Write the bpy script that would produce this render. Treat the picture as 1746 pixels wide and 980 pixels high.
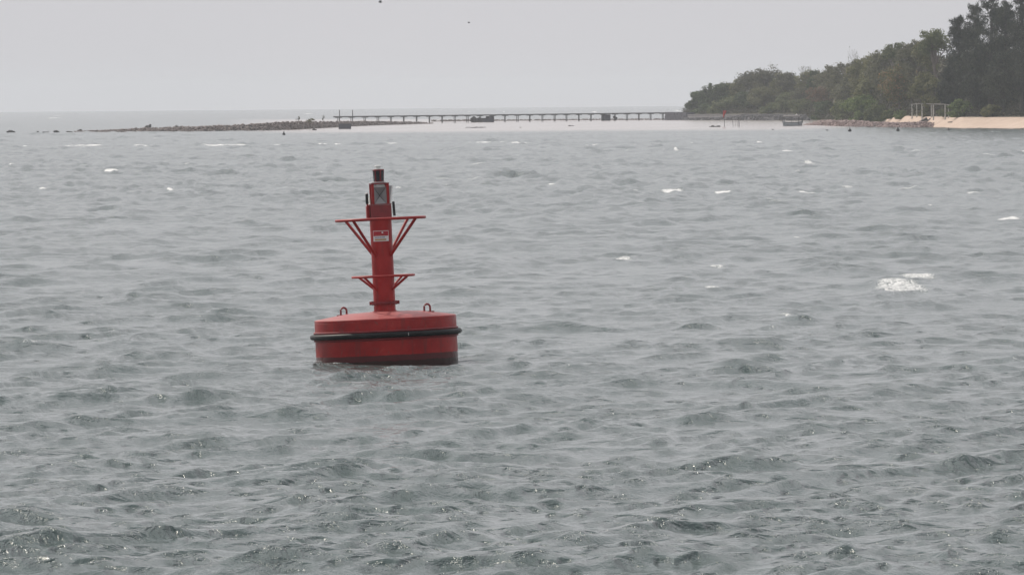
import bpy, bmesh, math, random
import numpy as np
from mathutils import Matrix, Vector

for o in list(bpy.data.objects):
    bpy.data.objects.remove(o)
SC = bpy.context.scene
COL = SC.collection
random.seed(11)
RNG = np.random.default_rng(11)

# ------------------------------------------------------------------ camera
CAM_H = 5.5            # metres above the sea
EARTH = 6.371e6        # the sea is curved: the horizon is a real one, about 8 km off
FPX = 14000.0          # focal length, in pixels of the 1746 px wide photograph
ROLL = 0.0088
PITCH = 0.02318
cam = bpy.data.cameras.new("camera")
cam_o = bpy.data.objects.new("camera", cam)
COL.objects.link(cam_o)
cam.sensor_width = 36.0
cam.lens = 36.0 * FPX / 1746.0
cam.clip_start = 1.0
cam.clip_end = 60000.0
MROT = Matrix.Rotation(math.pi / 2 - PITCH, 4, 'X') @ Matrix.Rotation(-ROLL, 4, 'Z')
cam_o.matrix_world = Matrix.Translation((0, 0, CAM_H)) @ MROT
SC.camera = cam_o

# ------------------------------------------------------------------ sky, sun, exposure
SUN_EL = math.radians(45)
SUN_AZ = math.radians(-41)      # left of the view direction, ahead of the camera
w = bpy.data.worlds.new("World")
SC.world = w
w.use_nodes = True
nt = w.node_tree
bg = nt.nodes["Background"]
sky = nt.nodes.new("ShaderNodeTexSky")
sky.sky_type = 'NISHITA'
sky.sun_disc = False
sky.sun_elevation = SUN_EL
sky.sun_rotation = SUN_AZ
sky.air_density = 1.0
sky.dust_density = 6.0
sky.ozone_density = 1.0
hs = nt.nodes.new("ShaderNodeHueSaturation")
hs.inputs["Saturation"].default_value = 0.25
mx = nt.nodes.new("ShaderNodeMix")
mx.data_type = 'RGBA'
mx.inputs["Factor"].default_value = 0.8
nt.links.new(sky.outputs[0], hs.inputs["Color"])
nt.links.new(hs.outputs[0], mx.inputs["A"])
mx.inputs["B"].default_value = (6.5, 6.42, 6.7, 1)     # thin high overcast
nt.links.new(mx.outputs["Result"], bg.inputs["Color"])
bg.inputs["Strength"].default_value = 0.1145

sl = bpy.data.lights.new("sun", 'SUN')
sl.energy = 2.6
sl.angle = math.radians(1.2)
sl.color = (1.0, 0.91, 0.79)
so = bpy.data.objects.new("sun", sl)
COL.objects.link(so)
sdir = Vector((math.sin(SUN_AZ) * math.cos(SUN_EL), math.cos(SUN_AZ) * math.cos(SUN_EL), math.sin(SUN_EL)))
so.rotation_euler = sdir.to_track_quat('Z', 'Y').to_euler()
so.location = (-60, 60, 120)

SC.view_settings.view_transform = 'Standard'
SC.view_settings.look = 'None'
SC.view_settings.exposure = 0.0
SC.view_settings.gamma = 1.0
SC.cycles.use_denoising = True
SC.cycles.denoiser = 'OPENIMAGEDENOISE'
SC.cycles.denoising_input_passes = 'RGB_ALBEDO_NORMAL'
SC.cycles.denoising_prefilter = 'ACCURATE'
SC.cycles.volume_bounces = 2
SC.cycles.max_bounces = 8
SC.cycles.sample_clamp_indirect = 3.0
SC.cycles.sample_clamp_direct = 9.0

# ------------------------------------------------------------------ photograph geometry -> places on the sea
R3 = np.array(MROT.to_3x3())


def ray(px, py):
    d = R3 @ np.array([(px - 873.0) / FPX, -(py - 490.0) / FPX, -1.0])
    return d


def sea_z(x, y):
    return -(x * x + y * y) / (2 * EARTH)


def on_sea(px, py):
    """the point of the (curved) sea seen at a pixel of the photograph"""
    d = ray(px, py)
    hh = d[0] ** 2 + d[1] ** 2
    a = hh / (2 * EARTH)
    b = d[2]
    disc = b * b - 4 * a * CAM_H
    t = (-b - math.sqrt(max(disc, 0))) / (2 * a)
    return Vector((d[0] * t, d[1] * t, CAM_H + d[2] * t))


def at(px, py, r):
    """the point at horizontal distance r along that line of sight"""
    d = ray(px, py)
    t = r / math.hypot(d[0], d[1])
    return Vector((d[0] * t, d[1] * t, CAM_H + d[2] * t))


def dist(p):
    return math.hypot(p[0], p[1])


def to_px(x, y, z):
    P = np.stack([x, y, z - CAM_H], -1) @ R3
    return 873.0 + FPX * P[..., 0] / -P[..., 2], 490.0 - FPX * P[..., 1] / -P[..., 2]


# ------------------------------------------------------------------ helpers
def mesh_np(name, V, F, smooth=False):
    """V (n,3), F (m,3) or (m,4)"""
    V = np.asarray(V, np.float32)
    F = np.asarray(F, np.int32)
    me = bpy.data.meshes.new(name)
    k = F.shape[1]
    me.vertices.add(len(V))
    me.vertices.foreach_set("co", V.ravel())
    me.loops.add(F.size)
    me.loops.foreach_set("vertex_index", F.ravel())
    me.polygons.add(len(F))
    me.polygons.foreach_set("loop_start", np.arange(0, F.size, k, dtype=np.int32))
    me.polygons.foreach_set("loop_total", np.full(len(F), k, np.int32))
    if smooth:
        me.polygons.foreach_set("use_smooth", np.ones(len(F), bool))
    me.update(calc_edges=True)
    me.validate()
    return me


def link(name, me, m=None, parent=None):
    o = bpy.data.objects.new(name, me)
    COL.objects.link(o)
    if m is not None and me is not None and not me.materials:
        me.materials.append(m)
    if parent is not None:
        o.parent = parent
    return o


def tag(o, label=None, cat=None, group=None, kind=None):
    if label:
        o["label"] = label
    if cat:
        o["category"] = cat
    if group:
        o["group"] = group
    if kind:
        o["kind"] = kind
    return o


def empty(name, loc, rz=0.0, label=None, cat=None, group=None):
    o = bpy.data.objects.new(name, None)
    COL.objects.link(o)
    o.location = loc
    o.rotation_euler = (0, 0, rz)
    o.empty_display_size = 0.3
    return tag(o, label, cat, group)


class MB:
    """collects simple shapes into one mesh"""

    def __init__(s):
        s.v = []
        s.f = []

    def add(s, vs, fs):
        n = len(s.v)
        s.v.extend([tuple(p) for p in vs])
        s.f.extend([tuple(i + n for i in f) for f in fs])
        return s

    def box(s, c, d, R=None):
        vs = []
        for x in (-.5, .5):
            for y in (-.5, .5):
                for z in (-.5, .5):
                    p = Vector((x * d[0], y * d[1], z * d[2]))
                    if R is not None:
                        p = R @ p
                    vs.append(p + Vector(c))
        return s.add(vs, [(0, 1, 3, 2), (4, 6, 7, 5), (0, 4, 5, 1), (2, 3, 7, 6), (0, 2, 6, 4), (1, 5, 7, 3)])

    def tube(s, pts, rads, n=8, cap=True):
        pts = [Vector(p) for p in pts]
        rings = []
        for i, p in enumerate(pts):
            t = (pts[min(i + 1, len(pts) - 1)] - pts[max(i - 1, 0)])
            t = t.normalized() if t.length > 1e-9 else Vector((0, 0, 1))
            ref = Vector((0, 0, 1)) if abs(t.z) < 0.9 else Vector((1, 0, 0))
            a = t.cross(ref).normalized()
            b = t.cross(a).normalized()
            r = rads[i] if hasattr(rads, '__len__') else rads
            rings.append([p + (a * math.cos(q) + b * math.sin(q)) * r for q in [2 * math.pi * k / n for k in range(n)]])
        vs = [q for rg in rings for q in rg]
        fs = []
        for i in range(len(rings) - 1):
            for k in range(n):
                a0 = i * n + k
                a1 = i * n + (k + 1) % n
                fs.append((a0, a1, a1 + n, a0 + n))
        if cap:
            fs.append(tuple(range(n))[::-1])
            fs.append(tuple(range((len(rings) - 1) * n, len(rings) * n)))
        return s.add(vs, fs)

    def lathe(s, prof, n=48, c=(0, 0, 0), close=False):
        """prof: list of (radius, z)"""
        vs = []
        for (r, z) in prof:
            for k in range(n):
                q = 2 * math.pi * k / n
                vs.append((c[0] + r * math.cos(q), c[1] + r * math.sin(q), c[2] + z))
        fs = []
        m = len(prof)
        for i in range(m if close else m - 1):
            j = (i + 1) % m
            for k in range(n):
                k2 = (k + 1) % n
                fs.append((i * n + k, i * n + k2, j * n + k2, j * n + k))
        if not close:
            fs.append(tuple(range(n))[::-1])
            fs.append(tuple(range((m - 1) * n, m * n)))
        return s.add(vs, fs)

    def torus(s, R, r, n=64, m=10, c=(0, 0, 0), wob=0.0):
        vs, fs = [], []
        for i in range(n):
            q = 2 * math.pi * i / n
            for j in range(m):
                u = 2 * math.pi * j / m
                rr = R + r * math.cos(u)
                vs.append((c[0] + rr * math.cos(q), c[1] + rr * math.sin(q), c[2] + r * math.sin(u) + wob * math.sin(3 * q + .7)))
        for i in range(n):
            for j in range(m):
                a, b = i * m + j, ((i + 1) % n) * m + j
                a2, b2 = i * m + (j + 1) % m, ((i + 1) % n) * m + (j + 1) % m
                fs.append((a, b, b2, a2))
        return s.add(vs, fs)

    def build(s, name, m, parent=None, smooth=False, bevel=0.0, auto=None):
        me = bpy.data.meshes.new(name)
        me.from_pydata(s.v, [], s.f)
        me.update()
        if smooth:
            me.polygons.foreach_set("use_smooth", np.ones(len(me.polygons), bool))
            bm = bmesh.new()
            bm.from_mesh(me)
            bmesh.ops.recalc_face_normals(bm, faces=bm.faces)
            lim = math.radians(auto or 40)
            for e in bm.edges:
                if len(e.link_faces) == 2 and e.calc_face_angle(0) > lim:
                    e.smooth = False
            bm.to_mesh(me)
            bm.free()
        if bevel:
            bm = bmesh.new()
            bm.from_mesh(me)
            bmesh.ops.recalc_face_normals(bm, faces=bm.faces)
            bmesh.ops.bevel(bm, geom=[e for e in bm.edges if e.calc_face_angle(0) > 0.5], offset=bevel, segments=1, affect='EDGES')
            bm.to_mesh(me)
            bm.free()
        return link(name, me, m, parent)


# ------------------------------------------------------------------ materials
class NT:
    def __init__(s, name):
        s.m = bpy.data.materials.new(name)
        s.m.use_nodes = True
        s.t = s.m.node_tree
        s.b = s.t.nodes["Principled BSDF"]
        s.out = s.t.nodes["Material Output"]

    def n(s, kind, **kw):
        nd = s.t.nodes.new(kind)
        for k, v in kw.items():
            if k in nd.inputs:
                nd.inputs[k].default_value = v
            else:
                setattr(nd, k, v)
        return nd

    def l(s, a, b):
        s.t.links.new(a, b)

    def math(s, op, a, b=None, c=None, clamp=False):
        nd = s.t.nodes.new("ShaderNodeMath")
        nd.operation = op
        nd.use_clamp = clamp
        for i, v in enumerate((a, b, c)):
            if v is None:
                continue
            if isinstance(v, (int, float)):
                nd.inputs[i].default_value = v
            else:
                s.l(v, nd.inputs[i])
        return nd.outputs[0]

    def mix(s, fac, a, b):
        nd = s.t.nodes.new("ShaderNodeMix")
        nd.data_type = 'RGBA'
        for nm, v in (("Factor", fac), ("A", a), ("B", b)):
            if isinstance(v, (int, float)):
                nd.inputs[nm].default_value = v
            elif isinstance(v, tuple):
                nd.inputs[nm].default_value = v if len(v) == 4 else v + (1,)
            else:
                s.l(v, nd.inputs[nm])
        return nd.outputs["Result"]

    def ramp(s, fac, stops):
        nd = s.t.nodes.new("ShaderNodeValToRGB")
        e = nd.color_ramp.elements
        while len(e) < len(stops):
            e.new(0.5)
        for el, (p, c) in zip(e, stops):
            el.position = p
            el.color = c if len(c) == 4 else c + (1,)
        s.l(fac, nd.inputs[0])
        return nd.outputs[0]

    def noise(s, scale, detail=4, rough=0.55, vec=None, dist=0.0):
        nd = s.n("ShaderNodeTexNoise")
        nd.inputs["Scale"].default_value = scale
        nd.inputs["Detail"].default_value = detail
        nd.inputs["Roughness"].default_value = rough
        nd.inputs["Distortion"].default_value = dist
        if vec is not None:
            s.l(vec, nd.inputs["Vector"])
        return nd.outputs["Fac"]

    def obj(s):
        return s.n("ShaderNodeTexCoord").outputs["Object"]

    def pos(s):
        return s.n("ShaderNodeNewGeometry").outputs["Position"]

    def scaled(s, vec, sc, rot=(0, 0, 0)):
        nd = s.n("ShaderNodeMapping")
        nd.inputs["Scale"].default_value = sc
        nd.inputs["Rotation"].default_value = rot
        s.l(vec, nd.inputs["Vector"])
        return nd.outputs[0]

    def bump(s, h, strength=0.3, dist=0.02):
        nd = s.n("ShaderNodeBump")
        nd.inputs["Strength"].default_value = strength
        nd.inputs["Distance"].default_value = dist
        s.l(h, nd.inputs["Height"])
        s.l(nd.outputs[0], s.b.inputs["Normal"])


def plain(name, col, rough=0.6, metal=0.0, var=0.25, scale=6.0, bump=0.0):
    t = NT(name)
    f = t.noise(scale, 5, 0.6, t.obj())
    d = tuple(c * (1 - var) for c in col)
    u = tuple(min(1, c * (1 + var)) for c in col)
    t.l(t.ramp(f, [(0.3, d), (0.7, u)]), t.b.inputs["Base Color"])
    t.b.inputs["Roughness"].default_value = rough
    t.b.inputs["Metallic"].default_value = metal
    if bump:
        t.bump(f, 0.5, bump)
    return t.m


def leaf_mat(name, cols, transl=0.25):
    """random colour for each leaf cluster (an island of the mesh)"""
    t = NT(name)
    g = t.n("ShaderNodeNewGeometry")
    f = g.outputs["Random Per Island"]
    k = len(cols) - 1
    c = t.ramp(f, [(i / k, cc) for i, cc in enumerate(cols)])
    oi = t.n("ShaderNodeAttribute", attribute_name="tone", attribute_type='OBJECT').outputs["Fac"]
    hv = t.n("ShaderNodeHueSaturation")
    t.l(oi, hv.inputs["Value"])
    t.l(c, hv.inputs["Color"])
    c = hv.outputs[0]
    big = t.noise(0.55, 2, 0.5, t.obj())
    c2 = t.mix(t.math('MULTIPLY', big, 0.5), c, tuple(sum(q[i] for q in cols) / len(cols) * 0.7 for i in range(3)))
    t.l(c2, t.b.inputs["Base Color"])
    t.b.inputs["Roughness"].default_value = 0.7
    t.b.inputs["Specular IOR Level"].default_value = 0.2
    tr = t.n("ShaderNodeBsdfTranslucent")
    t.l(c2, tr.inputs["Color"])
    ms = t.n("ShaderNodeMixShader")
    ms.inputs[0].default_value = transl
    t.l(t.b.outputs[0], ms.inputs[1])
    t.l(tr.outputs[0], ms.inputs[2])
    t.l(ms.outputs[0], t.out.inputs["Surface"])
    return t.m


def red_paint(name, hull=False):
    """weathered red marine paint; on the hull a darker antifouling band below the boot line and rust runs"""
    t = NT(name)
    o = t.obj()
    f = t.noise(2.2, 6, 0.6, o)
    c = t.ramp(f, [(0.25, (0.20, 0.009, 0.010)), (0.5, (0.32, 0.014, 0.014)), (0.8, (0.42, 0.030, 0.026))])
    fade = t.noise(9.0, 6, 0.7, o)
    c = t.mix(t.math('MULTIPLY', t.math('GREATER_THAN', fade, 0.62), 0.16), c, (0.45, 0.12, 0.10))
    st = t.noise(1.0, 5, 0.65, t.scaled(o, (9, 9, 0.7)))
    runs = t.ramp(st, [(0.56, (0, 0, 0)), (0.74, (1, 1, 1))])
    c = t.mix(t.math('MULTIPLY', runs, 0.75 if hull else 0.5), c, (0.085, 0.03, 0.028))
    t.b.inputs["Specular IOR Level"].default_value = 0.3
    # sunlit sheen painted into the colour: upward faces mixed paler
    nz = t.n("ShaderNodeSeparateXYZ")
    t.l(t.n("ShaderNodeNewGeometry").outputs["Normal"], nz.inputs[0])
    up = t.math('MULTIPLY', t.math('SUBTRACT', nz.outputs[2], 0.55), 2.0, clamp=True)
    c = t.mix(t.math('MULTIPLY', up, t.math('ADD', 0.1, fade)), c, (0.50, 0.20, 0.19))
    if hull:
        # dark stains spreading from the column's foot and dull patches
        sr = t.n("ShaderNodeVectorMath", operation='LENGTH')
        t.l(o, sr.inputs[0])
        bl = t.noise(3.0, 6, 0.7, o, 1.0)
        stain = t.math('MULTIPLY', t.math('GREATER_THAN', t.math('SUBTRACT', bl, t.math('MULTIPLY', sr.outputs["Value"], 0.10)), 0.455), 0.5)
        c = t.mix(stain, c, (0.15, 0.05, 0.048))
        sp = t.n("ShaderNodeSeparateXYZ")
        t.l(o, sp.inputs[0])
        wob = t.noise(5.0, 4, 0.6, o)
        z = t.math('ADD', sp.outputs[2], t.math('MULTIPLY', wob, 0.03))
        band = t.math('LESS_THAN', z, 0.205)
        c = t.mix(t.math('MULTIPLY', band, 0.93), c, (0.085, 0.026, 0.028))
        slime = t.math('LESS_THAN', t.math('ADD', sp.outputs[2], t.math('MULTIPLY', wob, 0.09)), 0.115)
        wet = band
        c = t.mix(t.math('MULTIPLY', slime, 0.8), c, (0.034, 0.026, 0.022))
        # chips: small bare spots
        ch = t.noise(17.0, 3, 0.7, o)
        c = t.mix(t.math('GREATER_THAN', ch, 0.69), c, (0.06, 0.028, 0.024))
    t.l(c, t.b.inputs["Base Color"])
    ro = t.ramp(fade, [(0.3, (0.3,) * 3), (0.8, (0.6,) * 3)])
    if hull:
        ro = t.mix(wet, ro, (0.2, 0.2, 0.2))
    t.l(ro, t.b.inputs["Roughness"])
    t.bump(t.noise(24, 4, 0.6, o), 0.25, 0.006)
    return t.m


M = {}
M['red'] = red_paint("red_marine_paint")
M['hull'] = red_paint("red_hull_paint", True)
M['darkred'] = plain("dark_red_paint", (0.20, 0.016, 0.020), 0.45, 0, 0.3, 5)
M['rubber'] = plain("black_rubber", (0.014, 0.015, 0.016), 0.5, 0, 0.4, 9, 0.004)
M['black'] = plain("black_plastic", (0.012, 0.012, 0.014), 0.45)
M['rubber'].node_tree.nodes['Principled BSDF'].inputs['Specular IOR Level'].default_value = 0.2
M['white'] = plain("white_plastic", (0.78, 0.78, 0.76), 0.4, 0, 0.06)
M['grey'] = plain("grey_flange", (0.42, 0.41, 0.40), 0.5, 0, 0.15)
M['alu'] = plain("dull_aluminium", (0.34, 0.335, 0.34), 0.5, 0.15, 0.1, 8)
M['solar'] = plain("solar_glass", (0.010, 0.012, 0.018), 0.15, 0, 0.2)
M['signred'] = plain("sign_red", (0.40, 0.012, 0.024), 0.4, 0, 0.15)
M['signwhite'] = plain("sign_white", (0.72, 0.70, 0.70), 0.4, 0, 0.08)
M['signblue'] = plain("sign_print_grey_blue", (0.24, 0.25, 0.33), 0.5)
M['signbrown'] = plain("sign_print_ochre", (0.42, 0.27, 0.12), 0.5)
M['signpink'] = plain("sign_print_faded_orange", (0.44, 0.08, 0.06), 0.5)
M['rock'] = plain("breakwater_rock", (0.175, 0.145, 0.135), 0.9, 0, 0.55, 1.1, 0.05)
M['darkrock'] = plain("wet_dark_rock", (0.05, 0.047, 0.047), 0.75, 0, 0.4, 2.0, 0.05)
M['pinkrock'] = plain("pinkish_rubble", (0.27, 0.205, 0.195), 0.9, 0, 0.55, 1.3, 0.05)
M['conc'] = plain("old_dark_concrete", (0.085, 0.085, 0.09), 0.85, 0, 0.3, 1.0, 0.03)
M['palecon'] = plain("pale_concrete", (0.21, 0.20, 0.205), 0.85, 0, 0.2, 1.5, 0.02)
M['navy'] = plain("dark_block_concrete", (0.05, 0.05, 0.066), 0.8, 0, 0.25, 2.0, 0.02)
M['paint_post'] = plain("whitewashed_timber", (0.50, 0.49, 0.46), 0.7, 0, 0.2, 2)
M['timber'] = plain("weathered_timber", (0.14, 0.13, 0.125), 0.85, 0, 0.35, 2)
M['darkwood'] = plain("dark_wet_timber", (0.045, 0.042, 0.042), 0.8, 0, 0.35, 3)
M['boat'] = plain("pale_grey_blue_boat_paint", (0.34, 0.37, 0.40), 0.5, 0, 0.2, 1.5)
M['boatdark'] = plain("dark_blue_grey_boat_trim", (0.05, 0.06, 0.075), 0.6, 0, 0.3, 3)
M['canvas'] = plain("grey_brown_canopy", (0.19, 0.18, 0.175), 0.85, 0, 0.25, 2)
M['flag'] = plain("red_flag_cloth", (0.36, 0.045, 0.04), 0.8, 0, 0.25, 3)
M['bark'] = plain("grey_brown_bark", (0.12, 0.10, 0.085), 0.9, 0, 0.35, 2.0)
M['palebark'] = plain("pale_dry_bark", (0.22, 0.20, 0.18), 0.9, 0, 0.3, 2.0)
M['darkbark'] = plain("dark_bark", (0.05, 0.045, 0.042), 0.9, 0, 0.35, 2.0)
M['bird'] = plain("dark_plumage", (0.07, 0.07, 0.075), 0.8)

M['dense'] = leaf_mat("dense_green_leaves", [(0.034, 0.056, 0.024), (0.058, 0.086, 0.034), (0.090, 0.115, 0.048)])
M['bush'] = leaf_mat("olive_bush_leaves", [(0.065, 0.088, 0.034), (0.115, 0.138, 0.055), (0.170, 0.180, 0.085)])
M['bright'] = leaf_mat("fresh_green_leaves", [(0.070, 0.108, 0.034), (0.125, 0.170, 0.054), (0.180, 0.215, 0.085)])
M['dry'] = leaf_mat("dry_grey_olive_leaves", [(0.072, 0.078, 0.046), (0.118, 0.124, 0.072), (0.176, 0.170, 0.106)])
M['olive'] = leaf_mat("yellow_olive_leaves", [(0.075, 0.084, 0.034), (0.125, 0.132, 0.055), (0.185, 0.175, 0.085)])
M['orange'] = leaf_mat("green_and_rusty_leaves", [(0.055, 0.072, 0.028), (0.095, 0.108, 0.042), (0.140, 0.130, 0.055), (0.25, 0.130, 0.07)])
M['rust'] = leaf_mat("rust_brown_leaves", [(0.09, 0.08, 0.05), (0.15, 0.11, 0.07), (0.24, 0.15, 0.10)])
M['cas'] = leaf_mat("casuarina_needles", [(0.018, 0.024, 0.017), (0.034, 0.043, 0.029), (0.070, 0.080, 0.054)], 0.1)
M['under'] = leaf_mat("undergrowth_leaves", [(0.040, 0.046, 0.026), (0.070, 0.072, 0.044), (0.115, 0.105, 0.075)])


def ground_mat():
    t = NT("island_ground")
    at_ = t.n("ShaderNodeAttribute", attribute_name="sand")
    p = t.pos()
    n1 = t.noise(0.35, 6, 0.6, p)
    n2 = t.noise(1.7, 5, 0.65, p)
    sand = t.ramp(n1, [(0.25, (0.47, 0.36, 0.285)), (0.5, (0.57, 0.445, 0.36)), (0.8, (0.67, 0.545, 0.455))])
    sand = t.mix(t.math('MULTIPLY', t.math('GREATER_THAN', n2, 0.66), 0.45), sand, (0.25, 0.19, 0.15))
    soil = t.ramp(n2, [(0.3, (0.055, 0.052, 0.034)), (0.7, (0.11, 0.10, 0.07))])
    wet = t.n("ShaderNodeAttribute", attribute_name="wet")
    sand = t.mix(wet.outputs["Fac"], sand, (0.24, 0.18, 0.14))
    f = t.math('ADD', at_.outputs["Fac"], t.math('MULTIPLY', t.math('SUBTRACT', n2, 0.5), 0.5))
    t.l(t.mix(t.math('GREATER_THAN', f, 0.5), soil, sand), t.b.inputs["Base Color"])
    t.b.inputs["Roughness"].default_value = 0.95
    t.bump(n2, 0.6, 0.15)
    return t.m


M['ground'] = ground_mat()


def water_mat():
    t = NT("sea_water")
    p = t.pos()
    # short wind ripples as relief; the larger waves are in the mesh
    r1 = t.noise(1.0, 4, 0.6, t.scaled(p, (2.6, 1.5, 1), (0, 0, 0.25)), 0.8)
    r2 = t.noise(1.0, 3, 0.6, t.scaled(p, (7.0, 4.2, 1), (0, 0, -0.3)), 0.4)
    r3 = t.noise(1.0, 2, 0.5, t.scaled(p, (24.0, 15.0, 1), (0, 0, 0.1)))
    big = t.noise(1.0, 3, 0.55, t.scaled(p, (0.16, 0.10, 1), (0, 0, 0.3)))
    gust = t.ramp(t.noise(1.0, 3, 0.5, t.scaled(p, (0.07, 0.035, 1), (0, 0, 0.2))), [(0.3, (0.45,) * 3), (0.7, (1,) * 3)])
    calm = t.n("ShaderNodeAttribute", attribute_name="shoal").outputs["Fac"]
    # sharpen the crests
    r1 = t.math('SUBTRACT', 1.0, t.math('ABSOLUTE', t.math('MULTIPLY', t.math('SUBTRACT', r1, 0.5), 3.0)))
    h = t.math('MULTIPLY', r1, 0.075)
    h = t.math('ADD', h, t.math('MULTIPLY', r2, 0.085))
    h = t.math('ADD', h, t.math('MULTIPLY', r3, 0.022))
    ruf = t.n("ShaderNodeAttribute", attribute_name="rough").outputs["Fac"]
    h = t.math('MULTIPLY', t.math('MULTIPLY', h, gust), t.math('ADD', 0.24, t.math('MULTIPLY', t.math('MULTIPLY', ruf, ruf), 1.15)))
    h = t.math('MULTIPLY', h, t.math('SUBTRACT', 1.0, t.math('MULTIPLY', calm, 0.7)))
    h = t.math('ADD', h, t.math('MULTIPLY', big, 0.12))
    far = t.n("ShaderNodeAttribute", attribute_name="far").outputs["Fac"]
    fw = t.noise(1.0, 3, 0.6, t.scaled(p, (0.85, 0.045, 1), (0, 0, 0)), 0.3)
    h = t.math('ADD', h, t.math('MULTIPLY', t.math('MULTIPLY', fw, far), t.math('SUBTRACT', 0.62, t.math('MULTIPLY', calm, 0.56))))
    t.bump(h, 1.0, 1.0)
    var = t.noise(1.0, 2, 0.5, t.scaled(p, (0.03, 0.012, 1)))
    deep = t.mix(var, (0.060, 0.094, 0.091), (0.082, 0.114, 0.109))
    c = t.mix(t.math('MULTIPLY', calm, 0.95, clamp=True), deep, (0.56, 0.49, 0.46))
    # foam
    fa = t.n("ShaderNodeAttribute", attribute_name="foam").outputs["Fac"]
    f1 = t.noise(1.0, 5, 0.7, t.scaled(p, (8.0, 1.5, 1), (0, 0, 0.35)), 1.2)
    f2 = t.noise(1.0, 3, 0.6, t.scaled(p, (17.0, 6.0, 1)))
    fa = t.math('MINIMUM', fa, 1.2)
    fn = t.math('ADD', t.math('MULTIPLY', f1, 0.55), t.math('MULTIPLY', f2, 0.45))
    lim = t.math('SUBTRACT', 0.98, t.math('MULTIPLY', fa, t.math('ADD', 0.465, t.math('MULTIPLY', far, 0.27))))
    fm = t.math('MULTIPLY', t.math('SUBTRACT', fn, lim), 6.0, clamp=True)
    fm = t.math('MULTIPLY', fm, 0.93)
    c = t.mix(fm, c, (0.80, 0.81, 0.81))
    t.l(c, t.b.inputs["Base Color"])
    t.b.inputs["IOR"].default_value = 1.333
    t.l(t.math('ADD', 0.12, t.math('MULTIPLY', fm, 0.7)), t.b.inputs["Roughness"])
    return t.m


M['water'] = water_mat()

# ================================================================== THE SEA
# whitecaps: photo position, width and height in photo pixels, strength, crest height (m)
WAVE = (0.050, 0.037, 0.098)      # rms slopes of the long, middle and short waves
CAPS = [(190, 290, 26, 8, 1.0, .16), (290, 325, 14, 5, .95, .10), (22, 281, 9, 4, .9, .08), (310, 340, 18, 4, .8, .08),
        (1145, 325, 44, 8, 1.0, .16), (1232, 326, 28, 9, 1.0, .18), (1303, 326, 30, 4, .8, .08), (1375, 327, 40, 6, .9, .12),
        (1722, 370, 50, 12, 1.0, .2), (1660, 328, 30, 5, .8, .1), (1060, 441, 50, 12, .9, .2), (1018, 443, 40, 6, .7, .12),
        (1222, 454, 34, 8, .9, .14), (1214, 491, 40, 9, .95, .14), (1535, 482, 100, 34, 1.15, .16), (1560, 470, 80, 14, 1.0, .1), (1520, 492, 60, 16, .9, .04), (1600, 466, 50, 6, .8, .05),
        (1338, 537, 26, 18, 1.0, .24), (1312, 560, 40, 7, .8, .08), (1368, 545, 60, 10, .35, .3), (1150, 575, 46, 8, .75, .16),
        (972, 632, 30, 10, .85, .18), (55, 596, 60, 9, .9, .24), (20, 588, 40, 7, .6, .15), (200, 514, 26, 6, .7, .1),
        (480, 694, 40, 8, .5, .15), (1298, 868, 30, 12, 1.0, .12), (1320, 880, 70, 8, .35, .08), (1730, 618, 22, 10, .9, .14),
        (1690, 480, 90, 9, .5, .26), (1600, 490, 60, 8, .55, .14), (1380, 278, 26, 6, .7, .12), (543, 293, 14, 4, .9, .08),
        (730, 448, 14, 5, .8, .08), (905, 372, 16, 4, .8, .08), (1360, 404, 24, 5, .85, .1), (1020, 381, 12, 4, .8, .08),
        (1585, 350, 14, 4, .8, .07), (1240, 402, 14, 4, .7, .07), (820, 556, 30, 6, .5, .14), (930, 510, 18, 5, .5, .08),
        (1440, 680, 40, 8, .4, .12), (880, 768, 70, 10, .35, .18), (1110, 760, 60, 8, .4, .10), (70, 688, 60, 8, .35, .12),
        (1700, 455, 40, 5, .7, .08), (940, 315, 18, 4, .8, .08), (75, 320, 18, 5, .8, .1), (40, 352, 14, 4, .8, .07),
        # low breakers over the edge of the shoal: long thin lines
        (28, 250, 52, 2.2, 0.93, .045), (140, 247.5, 90, 2.2, 0.93, .045), (250, 248, 60, 2.0, 0.84, .045), (385, 247, 90, 2.4, 0.93, .045),
        (474, 246.5, 22, 2.0, 0.84, .045), (560, 245.5, 50, 2.2, 0.93, .045), (620, 245, 60, 2.4, 0.93, .045), (665, 244.5, 40, 2.0, 0.84, .045),
        (830, 242, 80, 2.2, 0.84, .045), (890, 243, 50, 2.2, 0.84, .045), (1010, 247, 30, 2.5, 0.79, .045), (1180, 243, 16, 3, 0.84, .045),
        (1152, 255, 14, 4, 0.84, .045), (1295, 242, 12, 3, 0.84, .045), (1340, 257, 30, 3.0, 0.84, .045), (1450, 258, 16, 3, 0.74, .045),
        (524, 194, 7, 2.6, 1.0, .35), (532, 194, 5, 2.0, .9, .25), (1013, 190.5, 9, 2.6, 1.0, .35), (96, 201, 20, 1.8, .9, .2),
        (100, 197, 10, 1.8, .9, .2), (308, 193, 6, 2, .9, .3), (1155, 188.5, 9, 2.4, 1.0, .35), (640, 194, 5, 2, .8, .25),
        (860, 190.5, 5, 2, .9, .3), (800, 190.5, 6, 2, .8, .25)]


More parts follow.
